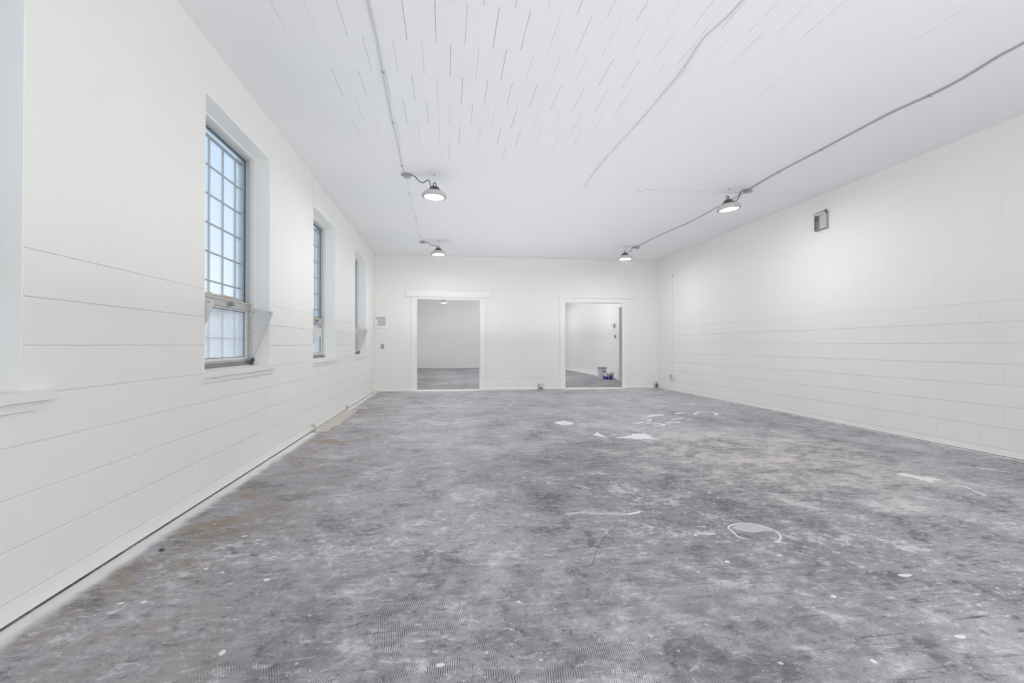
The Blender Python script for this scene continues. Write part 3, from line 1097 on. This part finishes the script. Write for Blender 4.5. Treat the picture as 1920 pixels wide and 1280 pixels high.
# ------------------------------------------------------------------ cables on the ceiling
def strap(parent, x, y, w_=0.03, mat='galv'):
    boxes('cable_clip', mat, parent, (x - w_ / 2, x + w_ / 2, y - 0.006, y + 0.006, H - 0.020, H))


r = 0.0068
cab = thing('ceiling_cable', 'pale painted cable clipped along the ceiling on the window side, feeding left lamps', 'cable', (0, 0, 0))
pts = [(-0.515, -2.9), (-0.505, 0.5), (-0.498, 2.2), (-0.499, 3.096), (-0.494, 3.406), (-0.503, 3.719), (-0.508, 3.884), (-0.520, 4.46), (-0.524, 4.754), (-0.525, 5.348), (-0.540, 5.899), (-0.531, 6.157)]
tube('cable_run', 'cable_pale', cab, [(x, y, H - r) for x, y in pts], r, 8, 5)
pts = [(-0.535, 6.213), (-0.529, 6.467), (-0.531, 6.962), (-0.546, 7.569), (-0.521, 8.253), (-0.519, 9.557), (-0.525, 10.11)]
tube('cable_run', 'cable_white', cab, [(x, y, H - r) for x, y in pts], r * 0.85, 8, 5)
for x, y in ((-0.508, 3.884), (-0.524, 4.754), (-0.540, 5.899), (-0.531, 6.962), (-0.521, 8.253), (-0.519, 9.557)):
    boxes('cable_clip', 'galv', cab, (x - 0.011, x + 0.011, y - 0.006, y + 0.006, H - 0.017, H))

cab = thing('ceiling_cable', 'grey twin cable running along the ceiling on the right, feeding right lamps', 'cable', (0, 0, 0))
pts = [(4.20, -2.9), (4.205, 1.2), (4.193, 2.877), (4.196, 3.038), (4.245, 3.358), (4.24, 3.596), (4.192, 3.965), (4.204, 4.77), (4.206, 5.463), (4.252, 6.122)]
tube('cable_run', 'cable_grey', cab, [(x - 0.008, y, H - r) for x, y in pts], r, 8, 5)
tube('cable_run', 'cable_pale', cab, [(x + 0.008 + 0.004 * math.sin(y * 2.0), y, H - r) for x, y in pts], r, 8, 5)
pts = [(4.250, 6.188), (4.296, 6.5), (4.300, 6.908), (4.325, 7.985), (4.235, 9.053), (4.245, 10.04)]
tube('cable_run', 'cable_grey', cab, [(x, y, H - r) for x, y in pts], r, 8, 5)
for x, y in ((4.24, 3.596), (4.204, 4.77), (4.206, 5.463), (4.325, 7.985)):
    boxes('cable_clip', 'galv', cab, (x - 0.02, x + 0.02, y - 0.005, y + 0.005, H - 0.0155, H))

cab = thing('ceiling_cable', 'white overpainted conduit down the middle of the tiled ceiling', 'conduit', (0, 0, 0))
pts = [(1.90, -2.9), (1.91, 1.4), (1.892, 2.765), (1.842, 3.142), (1.885, 3.502), (1.892, 3.939), (1.895, 4.333), (1.880, 4.947), (1.872, 5.656), (1.905, 6.19)]
tube('conduit_run', 'cable_white', cab, [(x, y, H - 0.009) for x, y in pts], 0.010, 10, 5)
for x, y in ((1.885, 3.502), (1.895, 4.333)):
    boxes('cable_clip', 'cable_white', cab, (x - 0.016, x + 0.016, y - 0.008, y + 0.008, H - 0.021, H))
bx = thing('blank_box', 'white painted blank ceiling box ending the middle conduit', 'ceiling box', (1.916, 6.24, H))
lathe('box_body', 'cable_white', bx, [(0.050, 0), (0.050, -0.030), (0.046, -0.034), (0, -0.034)], 8, True)
lathe('knockout', 'cable_white', bx, [(0.012, -0.034), (0.012, -0.040), (0, -0.040)], 12)

cab = thing('ceiling_cable', 'thin pale conduit crossing the ceiling sideways to the right wall', 'conduit', (0, 0, 0))
tube('conduit_run', 'cable_white', cab, [(2.79, 6.345, H - 0.006), (3.6, 6.32, H - 0.006), (4.5, 6.268, H - 0.006), (5.46, 6.218, H - 0.006)], 0.0055, 8, 4)
bx = thing('blank_box', 'white painted round blank box where the sideways conduit starts', 'ceiling box', (2.741, 6.349, H))
lathe('box_body', 'cable_white', bx, [(0.055, 0), (0.055, -0.028), (0.050, -0.033), (0, -0.033)], 24, True)
lathe('cover_screw', 'galv', bx, [(0.005, -0.033), (0.005, -0.036), (0, -0.036)], 8)

cab = thing('wall_cable', 'thin white cable in the corner above the windows, dropping beside the middle window', 'cable', (0, 0, 0))
pts = [(XL + 0.005, 6.388, 2.945), (XL + 0.005, 6.390, 3.24), (XL + 0.005, 6.41, 3.285), (XL + 0.005, 6.47, 3.300), (XL + 0.005, 7.4, 3.303), (XL + 0.006, 8.4, 3.300), (XL + 0.005, 9.6, 3.304), (XL + 0.006, 11.5, 3.300)]
tube('cable_run', 'cable_white', cab, pts, 0.0045, 8, 4)
for y in (7.4, 8.4, 9.6, 10.6):
    boxes('cable_clip', 'cable_white', cab, (XL + 0.0005, XL + 0.011, y - 0.006, y + 0.006, 3.291, 3.311))

# ------------------------------------------------------------------ fittings on the right wall
fx = XR - 0.001
ob = thing('open_switch_box', 'grey metal electrical box hanging open high on right wall', 'electrical box', (fx, 6.20, 2.80))
boxes('back_plate', 'grey_box', ob, (-0.006, 0.0, -0.11, 0.11, 0.0, 0.245))
boxes('side_wall', 'grey_box', ob, (-0.040, -0.006, 0.106, 0.112, 0.0, 0.235))
boxes('side_wall', 'grey_box', ob, (-0.022, -0.006, -0.112, -0.106, 0.0, 0.225))
boxes('bottom_lip', 'grey_box', ob, (-0.030, -0.006, 0.016, 0.106, 0.0, 0.005))
boxes('dark_inside', 'mid_metal', ob, (-0.012, -0.006, 0.016, 0.105, 0.006, 0.222))
boxes('inner_panel', 'panel_grey', ob, (-0.034, -0.022, -0.106, 0.014, 0.018, 0.212), bevel=0.002)
bm = bmesh.new()
bm_prism(bm, [(0, 0), (0.215, 0), (0.215, 0.048), (0.0, 0.055)], 0.003, (-0.012, -0.108, 0.222), (0, 1, 0), (-0.80, 0, 0.60))
lid = obj('raised_lid', bm, 'white_alum', ob)
bm = bmesh.new()
bm_prism(bm, [(-0.004, 0.054), (0.219, 0.047), (0.219, 0.052), (-0.004, 0.060)], 0.006, (-0.012, -0.108, 0.2205), (0, 1, 0), (-0.80, 0, 0.60))
bm_prism(bm, [(0.0, 0.0), (0.012, 0.0), (0.012, 0.062), (0.0, 0.060)], 0.006, (-0.012, -0.108, 0.2205), (0, 1, 0), (-0.80, 0, 0.60))
obj('lid_edge', bm, 'dark_metal', lid)
boxes('lid_hinge', 'dark_metal', ob, (-0.016, -0.006, -0.10, 0.10, 0.214, 0.220))
tube('wire_loop', 'dark_metal', ob, [(-0.03, 0.055, 0.222), (-0.045, 0.040, 0.19), (-0.05, 0.045, 0.15), (-0.045, 0.065, 0.145), (-0.04, 0.075, 0.17), (-0.03, 0.07, 0.215)], 0.004, 6, 4)
tube('wire_loop', 'dark_metal', ob, [(-0.01, -0.07, 0.24), (-0.03, -0.095, 0.285), (-0.03, -0.105, 0.27), (-0.02, -0.10, 0.24)], 0.004, 6, 4)

wc = thing('wall_conduit', 'thin white conduit standing upright on right wall near the back corner', 'conduit', (XR - 0.007, 10.81, 0))
tube('conduit_run', 'cable_white', wc, [(0, 0, 0.40), (0, 0, 1.6), (0, 0, 2.80)], 0.006, 8, 0)
boxes('end_cap', 'plate_grey', wc, (-0.008, 0.006, -0.012, 0.012, 2.80, 2.825))
ro = thing('outlet_box', 'pale surface outlet box at the foot of the upright conduit', 'outlet', (XR - 0.001, 10.87, 0.265))
boxes('box_body', 'shield', ro, (-0.045, 0.0, -0.075, 0.035, 0.0, 0.14), bevel=0.003)
boxes('face_plate', 'plate_grey', ro, (-0.049, -0.045, -0.055, 0.015, 0.02, 0.12))
tube('side_wire', 'cable_white', ro, [(-0.005, -0.075, 0.02), (-0.005, -0.6, 0.00), (-0.005, -1.4, -0.03)], 0.003, 6, 3)

cb = thing('corner_box', 'small dark junction box at floor level in the far right corner', 'junction box', (5.43, YB - 0.001, 0.015))
boxes('box_body', 'grey_box', cb, (-0.045, 0.040, -0.045, 0.0, 0.0, 0.095), bevel=0.003)
boxes('dark_opening', 'dark_box', cb, (-0.012, 0.034, -0.050, -0.045, 0.012, 0.078))
tube('cable_stub', 'dark_metal', cb, [(0.02, -0.02, 0.093), (0.025, -0.018, 0.125), (0.015, -0.022, 0.140), (-0.02, -0.03, 0.142)], 0.005, 6, 4)

# ------------------------------------------------------------------ fittings on the back wall
yb = YB - 0.001
ap = thing('access_panel', 'square grey access panel in a white frame, left of left doorway', 'access panel', (-1.556, yb, 1.53))
boxes('panel_frame', 'trim', ap, (-0.150, 0.150, -0.018, 0.0, 0.0, 0.050), (-0.150, 0.150, -0.018, 0.0, 0.270, 0.307), (-0.150, -0.122, -0.018, 0.0, 0.050, 0.270), (0.100, 0.150, -0.018, 0.0, 0.050, 0.270))
boxes('panel_door', 'panel_grey', ap, (-0.122, 0.100, -0.010, 0.0, 0.050, 0.270))
boxes('panel_latch', 'trim', ap, (-0.122, -0.090, -0.016, -0.010, 0.085, 0.210))
sw = thing('light_switch', 'small grey switch plate below the access panel', 'switch', (-1.531, yb, 1.03))
boxes('switch_plate', 'plate_grey', sw, (-0.040, 0.040, -0.008, 0.0, 0.0, 0.115), bevel=0.002)
boxes('toggle', 'panel_grey', sw, (-0.008, 0.008, -0.018, -0.008, 0.045, 0.072))
bo = thing('floor_outlet', 'grey metal outlet box low on the back wall between the doorways', 'outlet', (2.362, yb, 0.018))
boxes('box_body', 'galv', bo, (-0.062, 0.055, -0.048, 0.0, 0.0, 0.108), bevel=0.004)
boxes('cover_plate', 'shield', bo, (-0.040, 0.045, -0.053, -0.048, 0.045, 0.100))
boxes('dark_knockout', 'dark_box', bo, (-0.030, 0.012, -0.052, -0.048, 0.006, 0.040))

# ------------------------------------------------------------------ stubs at the foot of the window wall
st = thing('pipe_stub', 'thin dark pipe stub at the foot of window wall near the back corner', 'pipe', (XL + 0.022, 8.44, 0.0))
lathe('stub_pipe', 'alum_dark', st, [(0.008, 0.0), (0.008, 0.085), (0.006, 0.088), (0.0, 0.088)], 10, True)
boxes('stub_bracket', 'alum_dark', st, (-0.0215, 0.0, -0.008, 0.008, 0.040, 0.052))
st = thing('cable_end', 'bent dark cable end poking out above the floor below the middle window', 'cable', (XL, 6.36, 0.0))
tube('bent_cable', 'alum_dark', st, [(0.002, 0.02, 0.070), (0.03, 0.01, 0.080), (0.05, -0.04, 0.050), (0.05, -0.08, 0.012)], 0.007, 8, 5)
boxes('wall_plate', 'shield', st, (0.001, 0.006, -0.01, 0.05, 0.045, 0.095))

# ------------------------------------------------------------------ things in the room beyond the right doorway
pl = thing('paint_pail', 'large white paint pail with grey lid standing beyond right doorway', 'pail', (5.10, 15.02, 0))
bm = bmesh.new()
bm_lathe(bm, [(0.0, 0.0), (0.126, 0.0), (0.130, 0.01), (0.143, 0.30), (0.148, 0.305), (0.148, 0.318), (0.144, 0.322), (0.145, 0.345), (0.0, 0.345)], 36)
obj('pail_body', bm, 'plastic_white', pl, True)
lathe('lid', 'plastic_grey', pl, [(0.150, 0.340), (0.154, 0.345), (0.154, 0.385), (0.146, 0.392), (0.140, 0.386), (0.0, 0.386)], 36)
bm = bmesh.new()
pts = []
for k in range(17):
    a = PI * k / 16
    pts.append((0.152 * math.cos(a), -0.152 * math.sin(a) * 0.96 - 0.004, 0.315 - 0.05 * math.sin(a)))
bm_tube(bm, pts, 0.003, 6)
obj('handle', bm, 'galv', pl, True)


def label_patch(name, parent, mat, r_, a0, a1, z0, z1, rtop=None):
    bm = bmesh.new()
    n = 10
    lo, hi = [], []
    rt = rtop or r_
    for k in range(n + 1):
        a = a0 + (a1 - a0) * k / n
        lo.append(bm.verts.new((r_ * math.cos(a), r_ * math.sin(a), z0)))
        hi.append(bm.verts.new((rt * math.cos(a), rt * math.sin(a), z1)))
    for k in range(n):
        bm.faces.new((lo[k], lo[k + 1], hi[k + 1], hi[k]))
    o = obj(name, bm, mat, parent, True)
    md = o.modifiers.new('thick', 'SOLIDIFY')
    md.thickness = 0.001
    return o


label_patch('label', pl, 'label_orange', 0.1425, math.radians(-95), math.radians(-48), 0.225, 0.275, 0.1445)
label_patch('label', pl, 'label_white', 0.1385, math.radians(-100), math.radians(-40), 0.13, 0.215, 0.1415)

jg = thing('cleaner_jug', 'navy and pale blue jug with black cap, leaning before the white pail', 'jug', (5.165, 14.80, 0))
bm = bmesh.new()
bm_lathe(bm, [(0.0, 0.0), (0.066, 0.0), (0.070, 0.006), (0.070, 0.115)], 24)
obj('jug_body', bm, 'plastic_blue', jg, True)
lathe('jug_shoulder', 'plastic_white', jg, [(0.070, 0.115), (0.069, 0.150), (0.060, 0.180), (0.030, 0.197), (0.0, 0.198)], 24)
bm = bmesh.new()
bm_lathe(bm, [(0.022, 0.190), (0.024, 0.194), (0.024, 0.222), (0.020, 0.226), (0.0, 0.226)], 16, (0.035, -0.01, -0.02))
obj('jug_cap', bm, 'plastic_black', jg, True)
label_patch('label', jg, 'label_white', 0.0712, math.radians(-130), math.radians(-70), 0.075, 0.098)

b1 = thing('bottle', 'pale green white bottle with grey cap between the jug and blue bottle', 'bottle', (5.275, 14.85, 0))
lathe('bottle_body', 'plastic_pale', b1, [(0.0, 0.0), (0.034, 0.0), (0.037, 0.005), (0.037, 0.130), (0.028, 0.155), (0.015, 0.165), (0.0, 0.166)], 20)
lathe('bottle_cap', 'plastic_grey', b1, [(0.017, 0.160), (0.018, 0.164), (0.018, 0.190), (0.0, 0.192)], 14)
b2 = thing('bottle', 'small deep blue bottle with black cap on the floor beyond right doorway', 'bottle', (5.312, 14.74, 0))
lathe('bottle_body', 'plastic_blue', b2, [(0.0, 0.0), (0.036, 0.0), (0.039, 0.005), (0.039, 0.105), (0.032, 0.125), (0.014, 0.140), (0.0, 0.140)], 20)
lathe('bottle_cap', 'plastic_black', b2, [(0.016, 0.136), (0.018, 0.140), (0.018, 0.166), (0.0, 0.168)], 14)
b3 = thing('canister', 'whitish grey canister by the wall behind the blue bottle', 'canister', (5.415, 14.93, 0))
lathe('canister_body', 'panel_grey', b3, [(0.0, 0.0), (0.064, 0.0), (0.067, 0.005), (0.067, 0.195), (0.060, 0.205), (0.0, 0.206)], 24)
lathe('canister_lid', 'plastic_white', b3, [(0.055, 0.203), (0.057, 0.206), (0.057, 0.222), (0.0, 0.224)], 24)
b4 = thing('lid', 'dark flat lid lying on floor beside the blue bottle', 'lid', (5.475, 14.78, 0))
lathe('lid_disc', 'plastic_black', b4, [(0.0, 0.0), (0.048, 0.0), (0.048, 0.012), (0.043, 0.016), (0.0, 0.016)], 20)
lathe('lid_rim', 'plastic_white', b4, [(0.049, 0.0), (0.053, 0.0), (0.053, 0.008), (0.049, 0.008)], 20)
th = thing('thermostat', 'small grey thermostat on the right wall of the far room', 'thermostat', (RXR - 0.001, 15.16, 1.70))
boxes('case', 'plate_grey', th, (-0.045, 0.0, -0.065, 0.075, 0.0, 0.13), bevel=0.008)
boxes('dial', 'shield', th, (-0.055, -0.045, -0.03, 0.035, 0.035, 0.095))
ts = thing('light_switch', 'dark grey switch plate below the thermostat in the far room', 'switch', (RXR - 0.001, 15.09, 1.345))
boxes('switch_plate', 'plate_grey', ts, (-0.012, 0.0, -0.07, 0.07, 0.0, 0.115), bevel=0.002)
boxes('toggle', 'dark_box', ts, (-0.024, -0.012, -0.025, 0.025, 0.03, 0.085))

# ------------------------------------------------------------------ marks left on the floor (thin dried paint, real thickness)
def splat(name, pts, mat, z=0.0012, rough=0.12):
    """flat irregular patch of dried paint from an outline in metres"""
    bm = bmesh.new()
    pp = []
    n = len(pts)
    cx = sum(p[0] for p in pts) / n
    cy = sum(p[1] for p in pts) / n
    for i in range(n):
        a, b = pts[i], pts[(i + 1) % n]
        for k in range(6):
            s = k / 6
            x, y = a[0] + (b[0] - a[0]) * s, a[1] + (b[1] - a[1]) * s
            if k:
                f = 1 + random.uniform(-rough, rough * 0.6)
                x, y = cx + (x - cx) * f, cy + (y - cy) * f
            pp.append((x, y))
    lo = [bm.verts.new((x, y, 0.0)) for x, y in pp]
    hi = [bm.verts.new((x, y, z)) for x, y in pp]
    bm.faces.new(hi)
    for i in range(len(pp)):
        j = (i + 1) % len(pp)
        bm.faces.new((lo[i], lo[j], hi[j], hi[i]))
    return obj(name, bm, mat, floor)


def ribbon(name, pts, w_, mat, z=0.0015, sub=5, wob=0.35):
    path = smooth_path([(x, y, 0) for x, y in pts], sub)
    bm = bmesh.new()
    prev = None
    for i, p in enumerate(path):
        tg = (path[min(i + 1, len(path) - 1)] - path[max(i - 1, 0)]).normalized()
        nrm = Vector((-tg.y, tg.x, 0))
        ww = w_ / 2 * (1 + random.uniform(-wob, wob)) * (0.35 if i in (0, len(path) - 1) else 1)
        q = [bm.verts.new((p + nrm * ww).to_tuple()), bm.verts.new((p - nrm * ww).to_tuple()),
             bm.verts.new((p + nrm * ww * 0.8 + Vector((0, 0, z))).to_tuple()), bm.verts.new((p - nrm * ww * 0.8 + Vector((0, 0, z))).to_tuple())]
        if prev:
            bm.faces.new((prev[2], prev[3], q[3], q[2]))
            bm.faces.new((prev[0], prev[2], q[2], q[0]))
            bm.faces.new((prev[1], prev[3], q[3], q[1]))
        prev = q
    return obj(name, bm, mat, floor)


splat('paint_spill', [(2.014, 5.465), (2.188, 5.528), (2.301, 5.63), (2.458, 5.655), (2.511, 5.508), (2.472, 5.364), (2.514, 5.232), (2.377, 5.31), (2.263, 5.285), (2.185, 5.305), (2.198, 5.378), (2.113, 5.382)], 'spill', 0.0012, 0.32)
splat('paint_spill', [(1.792, 5.612), (1.916, 5.829), (1.897, 5.689), (1.91, 5.568), (1.902, 5.421), (1.856, 5.54)], 'spill', 0.0012, 0.32)
splat('paint_spill', [(1.556, 6.681), (1.712, 6.772), (1.799, 6.598), (1.783, 6.446), (1.616, 6.395), (1.539, 6.496)], 'spill')
splat('paint_spill', [(1.854, 6.512), (1.958, 6.512), (1.925, 6.351), (1.841, 6.378)], 'smear')
splat('paint_spill', [(3.836, 3.563), (3.943, 3.565), (3.961, 3.473), (4.027, 3.425), (4.044, 3.354), (3.881, 3.302), (3.871, 3.379), (3.875, 3.458), (3.817, 3.482)], 'spill', 0.0012, 0.32)
for x, y, rx, ry in ((2.05, 5.62, 0.05, 0.05), (2.60, 5.33, 0.07, 0.03), (2.32, 5.17, 0.08, 0.025), (2.66, 5.50, 0.05, 0.03), (1.74, 5.72, 0.03, 0.04), (3.72, 3.44, 0.03, 0.02), (4.10, 3.30, 0.04, 0.015), (3.95, 3.26, 0.03, 0.015)):
    a0 = random.uniform(0, PI)
    splat('paint_drop', [(x + rx * math.cos(a * PI / 4) * random.uniform(0.6, 1.3), y + ry * math.sin(a * PI / 4) * random.uniform(0.6, 1.3)) for a in range(8)], 'smear', 0.0011, 0.2)
splat('paint_smear', [(1.723, 2.66), (1.773, 2.694), (1.868, 2.696), (1.919, 2.65), (1.937, 2.6), (1.927, 2.563), (1.885, 2.579), (1.806, 2.569), (1.762, 2.596), (1.726, 2.623)], 'smear', 0.0009, 0.03)
ribbon('paint_ring', [(1.698, 2.49), (1.677, 2.536), (1.691, 2.617), (1.7, 2.664), (1.754, 2.701), (1.824, 2.714), (1.881, 2.701), (1.922, 2.654), (1.945, 2.598), (1.938, 2.53), (1.911, 2.483), (1.874, 2.446), (1.829, 2.427)], 0.011, 'spill', 0.0016)
for pts, w_ in (([(3.086, 6.966), (3.267, 7.087), (3.422, 7.094)], 0.09), ([(2.617, 6.401), (2.705, 6.413), (2.833, 6.493)], 0.05), ([(2.905, 6.782), (3.024, 6.752), (3.015, 6.659), (2.863, 6.488)], 0.035),
                ([(2.792, 6.328), (2.906, 6.396), (2.978, 6.349), (3.011, 6.202), (2.929, 6.18), (2.849, 6.226)], 0.05), ([(3.091, 6.345), (3.229, 6.41), (3.336, 6.37)], 0.06), ([(3.299, 6.592), (3.444, 6.704), (3.548, 6.689)], 0.04),
                ([(3.503, 6.523), (3.627, 6.61)], 0.04), ([(3.64, 7.154), (3.817, 7.287), (3.9, 7.307)], 0.05), ([(3.918, 7.053), (4.087, 7.247), (4.261, 7.336), (4.353, 7.241), (4.332, 7.085), (4.213, 6.949)], 0.045),
                ([(1.205, 2.797), (1.225, 2.76), (1.238, 2.71)], 0.008), ([(1.170, 2.965), (1.225, 2.975), (1.284, 3.004)], 0.022), ([(3.964, 3.207), (4.022, 3.175), (3.989, 3.075), (3.929, 2.947)], 0.018), ([(4.763, 3.67), (4.814, 3.539), (4.878, 3.465)], 0.016)):
    ribbon('paint_streak', pts, w_, 'spill')
for pts, w_ in (([(0.773, 3.016), (0.892, 3.038), (0.995, 3.003), (1.089, 2.997), (1.17, 2.96)], 0.045), ([(1.043, 3.608), (1.073, 3.575), (1.099, 3.521)], 0.03), ([(1.66, 2.95), (1.69, 2.86), (1.71, 2.80)], 0.012)):
    ribbon('paint_streak', pts, w_, 'smear')
for x, y, rx, ry in ((1.743, 2.273, 0.014, 0.012), (1.427, 2.246, 0.013, 0.014), (1.937, 1.546, 0.022, 0.012), (1.694, 1.868, 0.013, 0.012), (1.485, 1.467, 0.010, 0.014), (2.19, 1.993, 0.035, 0.014), (1.22, 2.164, 0.006, 0.006), (1.442, 2.586, 0.012, 0.014),
                     (-1.184, 2.537, 0.010, 0.012), (-1.39, 2.25, 0.012, 0.010), (-1.297, 2.247, 0.012, 0.012), (-1.086, 2.483, 0.008, 0.010), (-1.165, 2.937, 0.018, 0.010), (-0.844, 2.378, 0.016, 0.016), (-0.803, 1.838, 0.010, 0.016), (0.31, 2.02, 0.010, 0.008), (-0.26, 2.30, 0.008, 0.008), (-0.02, 1.66, 0.014, 0.010)):
    a0 = random.uniform(0, PI)
    pts = [(x + rx * math.cos(a0 + a * PI / 4) * random.uniform(0.75, 1.2), y + ry * math.sin(a0 + a * PI / 4) * random.uniform(0.75, 1.2)) for a in range(8)]
    splat('paint_drop', pts, 'spill', 0.0014, 0.05)
# cracks
ribbon('crack', [(1.035, 2.80), (1.025, 2.776), (0.925, 2.654), (0.813, 2.477), (0.717, 2.283)], 0.0026, 'crack', 0.0006)
ribbon('crack', [(1.36, 3.28), (1.36, 3.48), (1.365, 3.62)], 0.0022, 'crack', 0.0006)
# broken ledge of old concrete along the window wall
splat('broken_ledge', [(-1.712, 6.333), (-1.712, 6.735), (-1.712, 7.069), (-1.712, 7.574), (-1.712, 8.238), (-1.589, 8.301), (-1.5, 8.413), (-1.484, 7.969), (-1.491, 7.155), (-1.481, 6.807), (-1.54, 6.603), (-1.503, 6.303), (-1.621, 6.30)], 'ledge', 0.0085, 0.02)
# uncountable little specks
bm = bmesh.new()
for k in range(1500):
    if random.random() < 0.5:
        x, y = random.uniform(-1.6, 2.6), random.uniform(1.3, 4.2)
    else:
        x, y = random.uniform(-1.6, 5.4), random.uniform(1.3, 11.4)
    s = random.uniform(0.0018, 0.0055) * (2.0 if random.random() < 0.10 else 1.0)
    a0 = random.uniform(0, PI)
    el = random.uniform(0.4, 1.0)
    vs = []
    for a in range(6):
        an = a * PI / 3
        px, py = s * math.cos(an) * random.uniform(0.7, 1.2), s * el * math.sin(an)
        vs.append(bm.verts.new((x + px * math.cos(a0) - py * math.sin(a0), y + px * math.sin(a0) + py * math.cos(a0), 0.0012)))
    c = bm.verts.new((x, y, 0.0020))
    for a in range(6):
        bm.faces.new((vs[a], vs[(a + 1) % 6], c))
o = obj('paint_specks', bm, 'speck', floor)
o['kind'] = 'stuff'
# crumb by the window wall
tag(lathe('crumb', 'dark_box', None, [(0.0, 0.0), (0.012, 0.001), (0.014, 0.006), (0.008, 0.011), (0.0, 0.012)], 7, False, False, (-1.528, 2.797, 0.0005)), 'dark brown crumb of debris on floor near the window wall', 'debris')
print('tiles', ntile)
